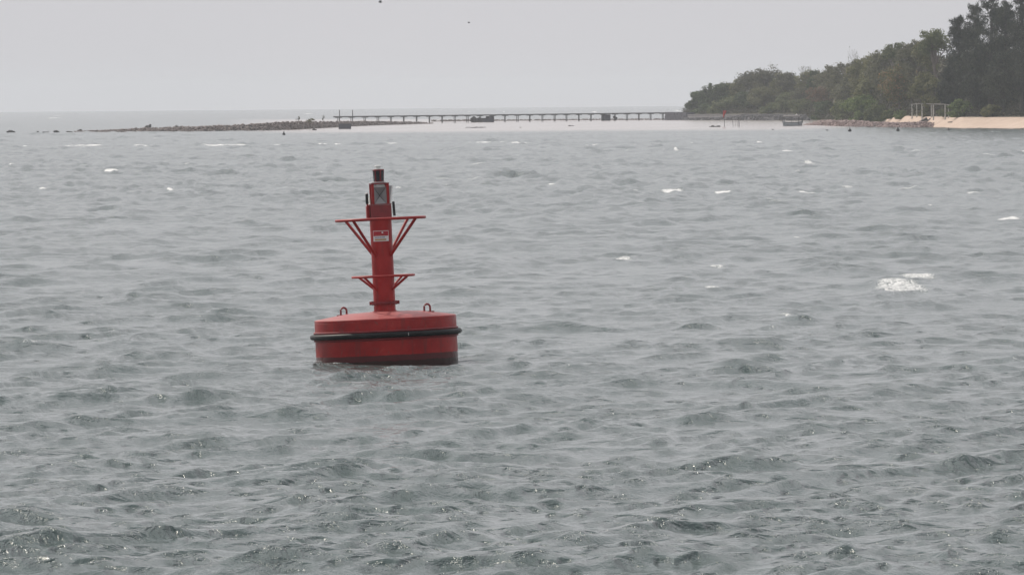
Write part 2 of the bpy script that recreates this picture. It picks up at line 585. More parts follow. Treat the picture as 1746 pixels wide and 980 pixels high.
def build_sea():
    f0 = 0.112
    rs = [88.0]
    while rs[-1] < 12500.0:
        rs.append(rs[-1] + f0 * (rs[-1] / 95.0) ** 1.4)
    rs = np.array(rs)
    nc = 560
    half = math.radians(5.2)
    th = np.linspace(-half, half, nc)
    Rr, Th = np.meshgrid(rs, th, indexing='ij')
    X = (Rr * np.sin(Th)).ravel()
    Y = (Rr * np.cos(Th)).ravel()
    rr = Rr.ravel()
    step = f0 * (rr / 95.0) ** 1.4
    win = np.clip((half - np.abs(Th.ravel())) / math.radians(0.5), 0, 1) * np.clip((rr - 88) / 4.0, 0, 1)
    Z0 = sea_z(X, Y)
    px, py = to_px(X, Y, Z0)
    # shoal: pale sand just under the surface, this side of the jetty and breakwater
    lo = np.interp(px, [380, 470, 600, 800, 1000, 1200, 1330, 1420, 1480], [223, 226, 226, 225, 223, 222, 221.5, 219, 215])
    shoal = np.clip((lo - py) / 5.0 + 0.5, 0, 1) * np.clip((px - 380) / 120, 0, 1) * np.clip((1500 - px) / 60, 0, 1) * np.clip((py - 203.0) / 1.5, 0, 1)
    rng = np.random.default_rng(5)
    shoal = shoal * (0.86 + 0.14 * np.sin(py * 2.1 + px * 0.013) * np.sin(py * 0.9 - px * 0.031))
    # wind sea: a sum of trochoidal waves, the short ones riding rough on the crests of the long ones
    DX = np.zeros_like(X)
    DY = np.zeros_like(X)
    DZ = np.zeros_like(X)
    # gust groups
    G = 0.85 + 0.35 * np.sin(X * 0.11 + Y * 0.05 + 1.3) * np.sin(X * 0.043 - Y * 0.031) + 0.2 * np.sin(X * 0.31 + Y * 0.17)
    G = np.clip(G, 0.4, 1.4)

    def add_waves(N, l0, l1, mean, spread, rms, mod, chop):
        lam = np.exp(rng.uniform(np.log(l0), np.log(l1), N))
        ang = np.radians(mean) + rng.normal(0, spread, N)
        for i in range(N):
            k = 2 * math.pi / lam[i]
            cx, cy = math.cos(ang[i]), math.sin(ang[i])
            ly = lam[i] / max(abs(cy), .3)
            sel = np.nonzero(ly / step > 2.2)[0]
            if not len(sel):
                continue
            n = int(sel.max()) + 1
            x, y = X[:n], Y[:n]
            fade = np.clip((ly / step[:n] - 2.2) / 1.6, 0, 1) * np.clip((lam[i] / (rr[:n] * (2 * half / nc)) - 2.2) / 2, 0, 1)
            ph = k * (cx * x + cy * y) + rng.uniform(0, 2 * math.pi)
            a = rms * math.sqrt(2.0 / N) / k * fade * (mod[:n] if mod is not None else 1.0)
            DZ[:n] += a * np.cos(ph)
            sn = np.sin(ph)
            DX[:n] -= chop * a * cx * sn
            DY[:n] -= chop * a * cy * sn

    add_waves(40, 2.6, 9.0, -40, 0.45, WAVE[0], G, 1.0)
    lo_ = DZ / 0.12
    add_waves(70, 1.0, 2.8, -52, 0.60, WAVE[1], G * np.clip(0.75 + 0.35 * lo_, 0.3, 1.6), 1.1)
    hi_ = np.clip(0.72 + 0.48 * (DZ / 0.11), 0.35, 1.7)
    add_waves(100, 0.30, 0.85, -65, 0.80, WAVE[2], G * hi_, 1.0)
    rough = np.clip(hi_ * G / 1.9, 0, 1) * (rr < 420) + 0.42 * (rr >= 420)
    k_ = np.clip((rr - 250) / 170.0, 0, 1)
    rough = rough * (1 - k_) + 0.5 * k_
    rough *= np.clip(0.68 + (rr - 95) / 240, .65, 1)
    # farther out only the longer crests can be meshed: short-crested seas, drawn out along the line of sight
    far = np.clip((rr - 200) / 300.0, 0, 1)
    n0 = int(np.searchsorted(rr, 200))
    x, y, st_ = X[n0:], Y[n0:], step[n0:]
    acc = np.zeros_like(x)
    for i in range(60):
        lx = math.exp(rng.uniform(math.log(0.6), math.log(4.5)))
        ly = math.exp(rng.uniform(math.log(6.0), math.log(70.0)))
        fd = np.clip((ly / st_ - 2.6) / 1.5, 0, 1)
        acc += fd * 0.0065 * lx ** .6 * np.cos(2 * math.pi * (rng.choice((-1, 1)) * x / lx + y / ly) + rng.uniform(0, 6.28))
    acc = acc + 1.5 * np.clip(acc, 0, .2) ** 2
    DZ[n0:] += acc * far[n0:]
    # calmer water close in
    amp = win * np.clip(0.66 + (rr - 95) / 170.0, 0.6, 1) * (1 - 0.75 * shoal)
    foam = np.zeros_like(X)
    # breaking where crests are high and steep
    crest = DZ
    foam += np.clip((crest - 0.30) / 0.12, 0, 1) * 0.5 * (rr < 280)
    DZ = DZ * amp
    DX = DX * amp
    DY = DY * amp

    nr = len(rs)
    shp = (nr, nc)
    Xg, Yg, Fg, Zg, Rg = X.reshape(shp), Y.reshape(shp), foam.reshape(shp), DZ.reshape(shp), rough.reshape(shp)

    def cap(cx, cy, wx, wy, st, hgt, slant, steep=0.6):
        rc_ = math.hypot(cx, cy)
        ext = 3 * wy + abs(slant) * 3 * wx + 2.0 * rc_ / 170
        i0, i1 = np.searchsorted(rs, (rc_ - ext, rc_ + ext))
        tc_ = math.atan2(cx, cy)
        dt = 3.4 * wx / rc_
        j0, j1 = np.searchsorted(th, (tc_ - dt, tc_ + dt))
        if i1 - i0 < 1 or j1 - j0 < 1:
            return
        sl_ = (slice(i0, i1), slice(j0, j1))
        dx = Xg[sl_] - cx
        dy = Yg[sl_] - cy - slant * dx + 0.25 * wy * np.sin(dx / wx * 2.3 + cx)
        e = np.exp(-np.abs(dx / wx) ** 3)
        eh = np.exp(-np.abs(dx / (1.5 * wx)) ** 2)
        if st > 0:
            Fg[sl_] = np.maximum(Fg[sl_], st * e * np.exp(-np.abs(np.where(dy < 0, dy / wy, dy / (0.55 * wy))) ** 3))
        Zg[sl_] += hgt * eh * np.exp(-(np.where(dy < 0, dy / (steep * wy + .12), dy / (1.1 * wy + .5))) ** 2)
        if st == 0 and hgt > 0 and wx < .5 * max(1.0, rc_ / 150):
            Rg[sl_] = np.maximum(Rg[sl_], e * np.exp(-(dy / (.8 * wy + .12)) ** 2))

    for (cpx, cpy, wp, hp, st, hg) in CAPS:
        hg *= 0.45 if cpy > 350 else 1.0
        c = on_sea(cpx, cpy + hp * 0.4)
        r = dist(c)
        depth = r * r / (CAM_H * FPX)
        hpx = hg * FPX / r
        wy = max(0.45, 0.5 * depth * max(hp * 0.9 - hpx, 1.0), 1.3 * f0 * (r / 95) ** 1.4)
        cap(c.x, c.y, 0.55 * wp * r / FPX, wy, st * 1.2 + (.1 if r < 320 and st > .55 else 0), hg * (1.0 if r < 300 else 0.8), rng.uniform(-.5, .5))
    for i in range(300):
        cpy = 200 + 780 * rng.uniform(0, 1) ** 1.9
        cpx = rng.uniform(-200, 1950)
        if cpy < 235 and 420 < cpx < 1500:
            continue
        c = on_sea(cpx, cpy)
        r = dist(c)
        if r > 1300 and cpx > 1100:
            continue
        big = rng.uniform(.3, 1) ** 2
        if r < 220 and rng.uniform() < .75:
            continue
        cap(c.x, c.y, (0.18 + 0.55 * big) * (1 + r / 900), max(0.35, 1.1 * f0 * (r / 95) ** 1.4), rng.uniform(.6, 1.0), 0.04 + .07 * big, rng.uniform(-.6, .6))
    # scattered short steep wavelets
    for i in range(8000):
        cpy = rng.uniform(226, 985)
        cpx = rng.uniform(-250, 2000)
        if cpy < 240 and cpx > 400:
            continue
        c = on_sea(cpx, cpy)
        r = dist(c)
        q = (r / 150.0)
        u = rng.uniform() ** 2.2
        cap(c.x, c.y, (0.10 + 0.42 * u) * q ** .6, max(0.15 + .12 * u, 1.2 * f0 * (r / 95) ** 1.4), 0, (0.019 + 0.034 * u) * q ** .95, rng.normal(0.45, .6), .3)
    # longer low ridges running slantwise
    for i in range(1300):
        c = on_sea(rng.uniform(-250, 2000), 300 + 690 * rng.uniform() ** .8)
        r = dist(c)
        u = rng.uniform()
        cap(c.x, c.y, (0.5 + 1.1 * u) * (r / 150) ** .5, max(0.2, 1.2 * f0 * (r / 95) ** 1.4), 0, 0.022 + .028 * u, rng.normal(1.0, .9), .4)
    # the sea lies lower and calmer round the hull
    d2 = (X - BUOY.x) ** 2 + (Y - BUOY.y + 1.0) ** 2
    k_ = np.exp(-(d2 / 5.0) ** 2)
    DZ *= 1 - .8 * k_
    DZ -= .045 * k_
    # wash against the buoy
    bx, by = BUOY.x, BUOY.y
    for (ox, oy, wx, wy, hg, st) in [(-0.95, -1.35, .42, .35, .10, 1.2), (-0.25, -1.65, .3, .25, .02, 1.15), (-1.45, -.4, .3, .6, .08, 1.2), (0.2, -1.5, .9, .5, -.07, 0.0),
                                     (0.9, -1.4, .8, .5, -.06, 0), (-0.5, -2.6, 1.2, .8, .07, .3), (1.5, -.6, .35, .5, .02, .95), (2.3, 0.3, .7, .3, .04, .9)]:
        cap(bx + ox, by + oy, wx, wy, st, hg, 0.0)
    X2, Y2, Z2 = X + DX, Y + DY, Z0 + DZ
    idx = np.arange(nr * nc).reshape(nr, nc)
    F = np.stack([idx[:-1, :-1], idx[:-1, 1:], idx[1:, 1:], idx[1:, :-1]], -1).reshape(-1, 4)
    # the rest of the sea round the camera, coarse
    rc = np.array([0.5, 20, 50, 88, 150, 300, 600, 1000, 1800, 3000, 4500, 6500, 9000, 12500.0])
    tc = np.linspace(half, 2 * math.pi - half, 61)
    Rc, Tc = np.meshgrid(rc, tc, indexing='ij')
    xc, yc = (Rc * np.sin(Tc)).ravel(), (Rc * np.cos(Tc)).ravel()
    base = nr * nc
    ic = np.arange(len(rc) * len(tc)).reshape(len(rc), len(tc)) + base
    Fc = np.stack([ic[:-1, :-1], ic[:-1, 1:], ic[1:, 1:], ic[1:, :-1]], -1).reshape(-1, 4)
    # the small wedge in front of the camera, nearer than the fine mesh
    rn = np.array([0.5, 20, 50, 88.0])
    tn = np.linspace(-half, half, 9)
    Rn, Tn = np.meshgrid(rn, tn, indexing='ij')
    xn, yn = (Rn * np.sin(Tn)).ravel(), (Rn * np.cos(Tn)).ravel()
    ib = np.arange(len(rn) * len(tn)).reshape(len(rn), len(tn)) + base + ic.size
    Fn = np.stack([ib[:-1, :-1], ib[:-1, 1:], ib[1:, 1:], ib[1:, :-1]], -1).reshape(-1, 4)
    V = np.concatenate([np.stack([X2, Y2, Z2], -1), np.stack([xc, yc, sea_z(xc, yc)], -1), np.stack([xn, yn, sea_z(xn, yn)], -1)])
    F = np.concatenate([F, Fc, Fn])[:, ::-1]
    me = mesh_np("sea", V, F, True)
    pad = len(V) - len(X)
    for nm, arr in (("foam", foam), ("shoal", shoal), ("far", far), ("rough", rough)):
        a = me.attributes.new(nm, 'FLOAT', 'POINT')
        a.data.foreach_set("value", np.concatenate([arr, np.zeros(pad)]).astype(np.float32))
    o = link("sea", me, M['water'])
    return tag(o, kind='structure')


BUOY = on_sea(660.5, 619.0)
build_sea()

# ================================================================== ROCK HEAPS
ICO_V = None


def ico():
    global ICO_V, ICO_F
    if ICO_V is None:
        bm = bmesh.new()
        bmesh.ops.create_icosphere(bm, subdivisions=1, radius=1)
        bm.verts.ensure_lookup_table()
        ICO_V = np.array([v.co[:] for v in bm.verts])
        ICO_F = np.array([[v.index for v in f.verts] for f in bm.faces])
        bm.free()
    return ICO_V, ICO_F


def rocks_arrays(C, S, rng, flat=0.7):
    """C (n,3) centres, S (n,) sizes"""
    v, f = ico()
    n = len(C)
    J = v[None] * rng.uniform(0.7, 1.15, (n, len(v), 1))
    sc = rng.uniform(0.6, 1.25, (n, 1, 3))
    sc[..., 2] *= flat
    J = J * sc
    q = rng.uniform(0, 6.28, n)
    c, s = np.cos(q)[:, None], np.sin(q)[:, None]
    x = J[..., 0] * c - J[..., 1] * s
    y = J[..., 0] * s + J[..., 1] * c
    tl = rng.uniform(-.5, .5, (n, 1))
    z = J[..., 2] + tl * x
    J = np.stack([x, y, z], -1) * np.asarray(S)[:, None, None] + np.asarray(C)[:, None, :]
    F = f[None] + (np.arange(n) * len(v))[:, None, None]
    return J.reshape(-1, 3), F.reshape(-1, 3)


def heap(name, front, top, m, n, size, deep, rng, label, cat):
    """a rubble bank: front = waterline in the photo [(px, py)...], top = crest height (m) at each px"""
    fx = [p[0] for p in front]
    C = []
    S = []
    for i in range(n):
        px = rng.uniform(fx[0], fx[-1])
        r = dist(on_sea(px, np.interp(px, fx, [p[1] for p in front])))
        H = np.interp(px, [p[0] for p in top], [p[1] for p in top])
        u = rng.uniform(0, 1)
        prof = min(1.0, u / 0.42) if u < .8 else (1 - u) / .2
        rr = r + u * deep
        a = math.atan2(*(ray(px, 300)[:2]))
        s_ = size * rng.uniform(.5, 1.35) * min(1.0, .45 + H)
        C.append((rr * math.sin(a), rr * math.cos(a), sea_z(0, rr) + H * prof * rng.uniform(.8, 1.06) - s_ * .35))
        S.append(s_)
    V, F = rocks_arrays(np.array(C), np.array(S), rng)
    # core of the bank
    pxs = np.linspace(fx[0], fx[-1], 90)
    us = [0.0, 0.2, 0.42, 0.8, 1.0]
    cv = []
    for px in pxs:
        r = dist(on_sea(px, np.interp(px, fx, [p[1] for p in front])))
        H = np.interp(px, [p[0] for p in top], [p[1] for p in top])
        a = math.atan2(*(ray(px, 300)[:2]))
        for u, k in zip(us, (-.3, .45, .85, .85, -.3)):
            rr = r + .4 + u * deep
            cv.append((rr * math.sin(a), rr * math.cos(a), sea_z(0, rr) + H * k * (.9 + .1 * math.sin(px * 1.7)) - .1))
    g = np.arange(len(cv)).reshape(len(pxs), len(us))
    cq = np.stack([g[:-1, :-1], g[1:, :-1], g[1:, 1:], g[:-1, 1:]], -1).reshape(-1, 4)
    cf = np.concatenate([cq[:, [0, 1, 2]], cq[:, [0, 2, 3]]])
    me = mesh_np(name, np.concatenate([V, np.array(cv)]), np.concatenate([F, cf + len(V)]))
    o = link(name, me, m)
    return tag(o, label, cat, kind='stuff')


def hgt(px, ytop, ybase):
    """height in metres of something whose foot is at the water at ybase and whose top shows at ytop"""
    b = on_sea(px, ybase)
    return at(px, ytop, dist(b)).z - b.z


rng = np.random.default_rng(21)
bw_front = [(128, 225.2), (160, 225.2), (250, 224.6), (350, 224), (400, 223.2), (450, 222.6), (500, 221.3), (530, 219.6), (560, 218), (600, 215.6), (650, 213.6), (700, 212.2), (738, 211)]
bw_top = [(128, .12)] + [(px, max(.12, hgt(px, yt, yb) - .06)) for px, yt, yb in
                         [(150, 222.4, 225.2), (180, 221.8, 225), (250, 218.2, 224.6), (300, 217, 224.3), (350, 215.6, 224), (400, 213.2, 223.2), (450, 210.6, 222.6), (485, 208, 221.8), (500, 207.6, 221.3), (530, 206.8, 219.6), (560, 207.2, 218), (600, 206.6, 215.6), (650, 207, 213.6), (700, 207.4, 212.2)]] + [(738, .15)]
heap("rock_breakwater", bw_front, bw_top, M['rock'], 2200, 0.36, 9.0, rng, "long low breakwater of grey brown rubble running left from the jetty", "breakwater")
heap("rubble_bank", [(736, 207.6), (800, 206.9), (900, 206), (1000, 205.2), (1140, 204.6)], [(736, .42), (800, .4), (900, .3), (1000, .32), (1140, .3)], M['rock'], 900, 0.24, 5.0, rng,
     "thin line of rubble lying under the jetty piles", "rubble")
heap("rock_spit", [(1371, 213.4), (1400, 214), (1450, 216), (1500, 217.4), (1560, 217.6), (1596, 217.2)], [(1371, .1), (1385, .35), (1400, .85), (1450, 1.0), (1500, .8), (1560, .8), (1580, .9), (1596, .4)], M['pinkrock'], 1500, 0.36, 13.0, rng,
     "pinkish grey rubble spit along the shore beside the covered boat", "rubble")


def boulder(px, pyb, wpx, hpx, label, m='darkrock', n=4, cat='rock', name='rock'):
    """an emergent rock of a few fused lumps"""
    c = on_sea(px, pyb)
    s_ = dist(c) / FPX
    W_, H_ = wpx * s_, hpx * s_
    C, S = [], []
    for i in range(n):
        u = (i + .5) / n - .5
        C.append((u * W_ * .72, RNG.uniform(-.1, .1) * W_, H_ * .25 * (1 - abs(u))))
        S.append(max(H_ * .62 * RNG.uniform(.75, 1.1) * (1 - .6 * abs(u)), W_ / n * .95))
    V, F = rocks_arrays(np.array(C), np.array(S), RNG, 0.72)
    V[:, 2] *= H_ / max(V[:, 2].max(), 1e-3)
    V[:, 2] = np.where(V[:, 2] < 0, V[:, 2] * .5, V[:, 2])
    o = link(name, mesh_np(name, V, F), M[m])
    o.location = c
    return tag(o, label, cat)


boulder(18, 226.4, 17, 5.2, "isolated dark rock in open water farthest left of the breakwater", n=5)
boulder(65, 225.4, 4, 2, "tiny dark rock just right of the isolated outermost one", n=2)
boulder(78, 226, 15, 1.8, "very low dark reef rock awash beyond the breakwater end", n=5)
boulder(96, 225.8, 12, 4, "rounded dark rock awash near the breakwater tip", n=3)
boulder(118, 225.8, 15, 2.4, "flat dark rock between the rounded rock and the breakwater", n=5)
boulder(136, 225, 10, 4.8, "taller dark rock at the left tip of the breakwater", n=3)
boulder(253, 220, 11, 8.4, "dark upright boulder standing on the breakwater crest", n=2)
boulder(302, 219, 9, 6, "small pointed boulder on the crest right of the upright one", n=2)
boulder(482, 218, 13, 11.5, "rounded dark boulder on the high part of the breakwater", 'rock', n=3)
boulder(537, 222.2, 8, 3.5, "small rock on pale shallows in front of the breakwater", n=2)
boulder(811, 218, 46, 1.8, "long low reef rock showing in the shallows before the jetty", n=14)
boulder(887, 218, 4, 1.2, "speck of dark rock in pale shallows right of the long reef", n=2)
boulder(974, 215.2, 12, 1.6, "low flat rock in the pale shallows before the right jetty half", n=4)
boulder(1218, 216.6, 24, 3, "low dark rock lying just left of the red flag", n=6)
boulder(1410, 223, 6, 2, "low dark rock in water in front of the rubble spit", n=3)
boulder(1318, 221.4, 4, 1.4, "tiny dark rock in water left below the covered boat", n=2)

# ================================================================== DARK BLOCK AND FLOATS
c = on_sea(588, 220)
s_ = dist(c) / FPX
blk = empty("concrete_block", c, 0.05, "dark square concrete block standing in the shallows under the jetty head", "block")
MB().box((0, 0, .36), (21 * s_, 1.4, 9.2 * s_)).build("block_body", M['navy'], blk, bevel=.05)
MB().box((0, 0, 9.2 * s_ * .5 + .42), (19.5 * s_, 1.3, .1)).build("cap_slab", M['conc'], blk, bevel=.02)


def float_marker(px, py, wpx, hpx, label, stick):
    c = on_sea(px, py)
    s_ = dist(c) / FPX
    e = empty("mooring_float", c, 0.3 * px, label, "float", "dark floats off the beach")
    W_, H_ = wpx * s_ / 2, hpx * s_
    if stick == 'cone':
        MB().lathe([(W_ * .6, -.2), (W_, 0), (W_ * 1.0, H_ * .35), (W_ * .45, H_ * .62), (W_ * .3, H_ * .75), (W_ * .38, H_ * .88), (W_ * .12, H_)], 14).build("float_body", M['black'], e, smooth=True)
    else:
        MB().lathe([(W_ * .5, -.2), (W_ * .95, H_ * .08), (W_, H_ * .3), (W_ * .6, H_ * .58), (W_ * .2, H_ * .66)], 14).build("float_body", M['black'], e, smooth=True)
        MB().tube([(0, 0, H_ * .5), (.02 * stick, 0, H_ * 1.0)], [.05, .045], 6).build("stick", M['darkwood'], e)
    return e


float_marker(484, 230.4, 5.2, 6.6, "small dark cone shaped float in front of the breakwater", 'cone')
float_marker(1449, 224.8, 6, 8, "round dark float with short stick near the rubble spit", 1)
float_marker(1531, 223.8, 5.6, 7.4, "dark upright float in front of the rubble and sand", 'cone')
float_marker(1617, 222.6, 7, 4.6, "low dark float off the open sand beach", 4)

# ================================================================== JETTY
JA, JB = at(573, 199.2, 1), at(1134, 192.7, 1)


def jetty_r(px, pyd, H):
    d = ray(px, pyd)
    hh = math.hypot(d[0], d[1])
    a = -d[2] / hh
    A = 1 / (2 * EARTH)
    return (a - math.sqrt(a * a - 4 * A * (CAM_H - H))) / (2 * A)


b1 = on_sea(1134, 204.6)
JH = hgt(1134, 192.6, 204.6)
A_ = at(573, 199.0, jetty_r(573, 199.0, JH))
B_ = at(1134, 192.6, dist(b1))
A2, B2 = Vector((A_.x, A_.y, 0)), Vector((B_.x, B_.y, 0))
zA, zB = sea_z(A_.x, A_.y), sea_z(B_.x, B_.y)
L_ = (B2 - A2).length
ux = (B2 - A2).normalized()
JROT = math.atan2(ux.y, ux.x)
jet = empty("jetty", (A2.x, A2.y, zA), JROT, "long low concrete jetty on paired piles from the breakwater to the headland", "jetty")
pxm = L_ / (1134 - 573)           # metres of jetty per photo pixel


def jl(px, py_=None):
    return (px - 573) * pxm


DW = 1.6
m = MB()
m.box((L_ / 2, 0, JH - .10), (L_, DW, .20))
m.build("deck", M['conc'], jet)
m = MB()
for y in (-DW / 2 + .09, DW / 2 - .09):
    m.box((L_ / 2, y, JH + .035), (L_, .12, .07))
m.build("kerb", M['conc'], jet)
npair = 27
pile_me = None
for k in range(npair):
    px = 577 + 21.25 * k
    x = jl(px)
    if px > 1132:
        break
    for dx in (-.22, .22):
        o = None
        if pile_me is None:
            mb = MB()
            mb.tube([(0, 0, -.6), (0, 0, JH - .2)], [.085, .085], 8)
            pile = mb.build("pile", M['conc'], jet)
            pile_me = pile.data
            o = pile
        else:
            o = link("pile", pile_me, None, jet)
        o.location = (x + dx + random.uniform(-.03, .03), random.choice((-.05, .05)), 0)
    cb = link("cross_beam", bpy.data.meshes.get("cross_beam") or MB().box((0, 0, JH - .27), (.62, DW * .9, .12)).build("cross_beam_first", M['conc'], jet).data, M['conc'], jet) if False else MB().box((x, 0, JH - .26), (.62, DW * .9, .115)).build("cross_beam", M['conc'], jet)
for px, hp in ((573.5, 6.4), (594.5, 6.2)):
    MB().tube([(jl(px), -DW / 2 - .1, -.5), (jl(px), -DW / 2 - .1, JH + hp * pxm)], [.1, .085], 8).build("mooring_post", M['darkwood'], jet)
# infill walls under the deck
MB().box((jl(828), .1, JH * .35), (9 * pxm, .9, JH * .9)).build("infill_wall", M['navy'], jet)
MB().box((jl(817), .1, JH * .26), (13 * pxm, .9, JH * .62)).build("infill_wall", M['navy'], jet)
MB().box((jl(1029), .1, JH * .36), (11.5 * pxm, .9, JH * .96)).build("infill_wall", M['navy'], jet, bevel=.08)
# rubble piled under the deck
for px, w_, h_, lb in ((798, 8, 8, "dark boulder piled under the middle of the jetty"), (807, 7, 6, "smaller dark boulder beside the infill under the jetty"),
                       (1043, 6, 6, "dark boulder beside the infill near the jetty's right end")):
    p = jet.location + Matrix.Rotation(JROT, 3, 'Z') @ Vector((jl(px), -.2, .1))
    V, F = rocks_arrays(np.array([(0, 0, h_ * pxm * .35), (.2, .1, h_ * pxm * .2)]), np.array([h_ * pxm * .5, w_ * pxm * .5]), RNG, .9)
    o = link("rock", mesh_np("rock", V, F), M['darkrock'])
    o.location = p
    tag(o, lb, "rock")

# abutment and sea wall along the headland
SW = [(1134, 204.6), (1172, 204.6), (1240, 204.8), (1310, 205), (1386, 205.2)]


def wall_run(name, px0, px1, ytop, m, label, n_course=4, cell=0.55, thick=1.2, cat='wall', yb=204.9, batter=.12):
    """a wall of roughly squared stones in courses, standing along the shore"""
    p0, p1 = on_sea(px0, yb), on_sea(px1, yb)
    H = hgt((px0 + px1) / 2, ytop, yb)
    a = Vector((p0.x, p0.y, 0))
    b = Vector((p1.x, p1.y, 0))
    L = (b - a).length
    e = empty(name, (p0.x, p0.y, p0.z), math.atan2(b.y - a.y, b.x - a.x), label, cat)
    mb = MB()
    mb.box((L / 2, thick / 2 + .12, H * .5 - .3), (L, thick, H * 1.0 + .5))
    mb.build("wall_core", m, e)
    mb = MB()
    ch = (H + .3) / n_course
    for c_ in range(n_course):
        x = -random.uniform(0, cell * .5)
        while x < L:
            wd = cell * random.uniform(.6, 1.5)
            x2 = min(x + wd, L)
            x1 = max(x, 0)
            if x2 - x1 > .08:
                pr = random.uniform(0, .14)
                z = -.3 + ch * (c_ + .5)
                R = Matrix.Rotation(random.uniform(-.05, .05), 3, 'Y')
                mb.box(((x1 + x2) / 2, .1 - pr + batter * c_, z + random.uniform(-.03, .03)), (x2 - x1 - .05, .4, ch - .04 + random.uniform(-.05, .05)), R)
            x += wd
    tag(mb.build("stone_facing", m, e), kind='stuff')
    mb = MB()
    x = 0
    while x < L - .1:
        x2 = min(L, x + random.uniform(1.2, 2.4))
        mb.box(((x + x2) / 2, thick / 2 + .1, H + .06 + random.uniform(-.03, .05)), (x2 - x - .03, thick + .1, .16))
        x = x2
    tag(mb.build("coping", m, e), kind='stuff')
    return e


wall_run("jetty_abutment", 1133.5, 1171, 192.8, M['navy'], "dark solid abutment where the jetty meets the headland", 3, .9, 1.8)
wall_run("sea_wall", 1171.6, 1262, 196.4, M['palecon'], "pale grey stepped sea wall right of the jetty abutment", 4, 1.4, 1.2, batter=.28)
wall_run("sea_wall", 1262.5, 1384, 195.6, M['conc'], "dark rubble stone sea wall behind the covered boat", 4, .5, 1.2)
heap("rock_armour", [(1166, 205.0), (1230, 205.2), (1300, 205.4), (1390, 205.6)], [(1166, .5), (1230, .7), (1290, 1.25), (1390, 1.3)], M['conc'], 700, 0.36, 3.0, rng,
     "dark heaped stones at the foot of the headland sea walls", "rubble")

# ================================================================== ISLAND GROUND
SHORE = [(1120, 204.2), (1375, 205.0), (1400, 206.5), (1430, 209.2), (1500, 213.2), (1560, 216.2), (1600, 217.6), (1640, 218.9), (1746, 219.6), (1900, 221), (2250, 223)]
HILL = [(1120, 199), (1172, 194), (1200, 182), (1250, 166), (1320, 150), (1420, 136), (1500, 118), (1600, 98), (1746, 92), (2250, 80)]
_sr = [(p, dist(on_sea(p, y))) for p, y in SHORE]


def shore_r(px):
    return float(np.interp(px, [p for p, _ in _sr], [r for _, r in _sr]))


def az(px):
    d = ray(px, 300)
    return math.atan2(d[0], d[1])


def ground_z(px, dep):
    r = shore_r(px)
    zh = at(px, float(np.interp(px, [p for p, _ in HILL], [y for _, y in HILL])), r + 110).z
    low = 1.55
    wallk = float(np.clip((1420 - px) / 60, 0, 1))          # flat ground behind the sea wall; a sloping beach elsewhere
    beach = float(np.interp(dep, [-12, 0, 12, 30, 44], [-.8, -.02, .62, 1.62, 1.9]))
    flat = float(np.interp(dep, [-12, 1.0, 1.3, 60], [-1.0, -.8, low, low + .4]))
    base = wallk * flat + (1 - wallk) * beach
    k = float(np.clip((dep - 14 - 22 * (1 - wallk)) / 90.0, 0, 1))
    k = k * k * (3 - 2 * k)
    tip = float(np.clip((px - 1160) / 20, 0, 1))
    return sea_z(0, r + dep) + base * (tip if px < 1180 else 1) + k * max(zh - base, 0) * tip


def gpt(px, dep, dz=0.0):
    r = shore_r(px) + dep
    a = az(px)
    return Vector((r * math.sin(a), r * math.cos(a), ground_z(px, dep) + dz))


def build_ground():
    pxs = np.concatenate([np.arange(1160, 1760, 5.0), np.arange(1760, 2260, 20.0)])
    deps = np.array([-12, -6, -2, 0, 1, 1.3, 3, 6, 9, 12, 16, 20, 25, 30, 37, 44, 52, 60, 70, 80, 90, 104, 120, 150, 200, 260.0])
    V = []
    sand = []
    wet = []
    for px in pxs:
        for d in deps:
            p = gpt(px, d)
            if d > 130:
                p.z -= (d - 130) * .12
            p.z += (.06 if d > 44 else .025) * math.sin(px * .11 + d * .35) * (d > 1.3)
            V.append(p[:])
            inland = np.interp(px, [1504, 1514, 1545, 1600, 2300], [-5, 24, 33, 33, 33])
            sand.append(float(np.clip((inland - d) / 6 + .5, 0, 1)))
            wet.append(float(np.clip((2.5 - d) / 3, 0, 1)))
    g = np.arange(len(V)).reshape(len(pxs), len(deps))
    F = np.stack([g[:-1, :-1], g[1:, :-1], g[1:, 1:], g[:-1, 1:]], -1).reshape(-1, 4)
    me = mesh_np("island_terrain", V, F, True)
    for nm, arr in (("sand", sand), ("wet", wet)):
        a = me.attributes.new(nm, 'FLOAT', 'POINT')
        a.data.foreach_set("value", np.array(arr, np.float32))
    tag(link("island_terrain", me, M['ground']), kind='structure')


build_ground()


# ================================================================== TREES
def leaf_quads(C, size, rng, up=0.0, long=1.0, droop=None, N=None, wid=.62):
    """one bent leaf-spray quad (two triangles) at each centre"""
    n = len(C)
    a = rng.normal(0, 1, (n, 3))
    if droop is not None:
        a = droop + 0.35 * a
    a /= np.linalg.norm(a, axis=1, keepdims=True) + 1e-9
    b = rng.normal(0, 1, (n, 3))
    if N is not None:
        nn = N + rng.normal(0, .42, (n, 3))
        nn /= np.linalg.norm(nn, axis=1, keepdims=True) + 1e-9
        a -= (a * nn).sum(1, keepdims=True) * nn
        a /= np.linalg.norm(a, axis=1, keepdims=True) + 1e-9
        b = np.cross(nn, a)
    b -= (b * a).sum(1, keepdims=True) * a
    b /= np.linalg.norm(b, axis=1, keepdims=True) + 1e-9
    s = size * rng.uniform(.55, 1.4, (n, 1))
    V = np.stack([C - a * s * long - b * s * .25, C + b * s * -wid + a * s * .1, C + a * s * long + b * s * .2, C + b * s * wid - a * s * .05], 1)
    V[:, 1] += np.cross(a, b) * s * .3
    F = np.arange(4 * n).reshape(n, 4)
    return V.reshape(-1, 3), F


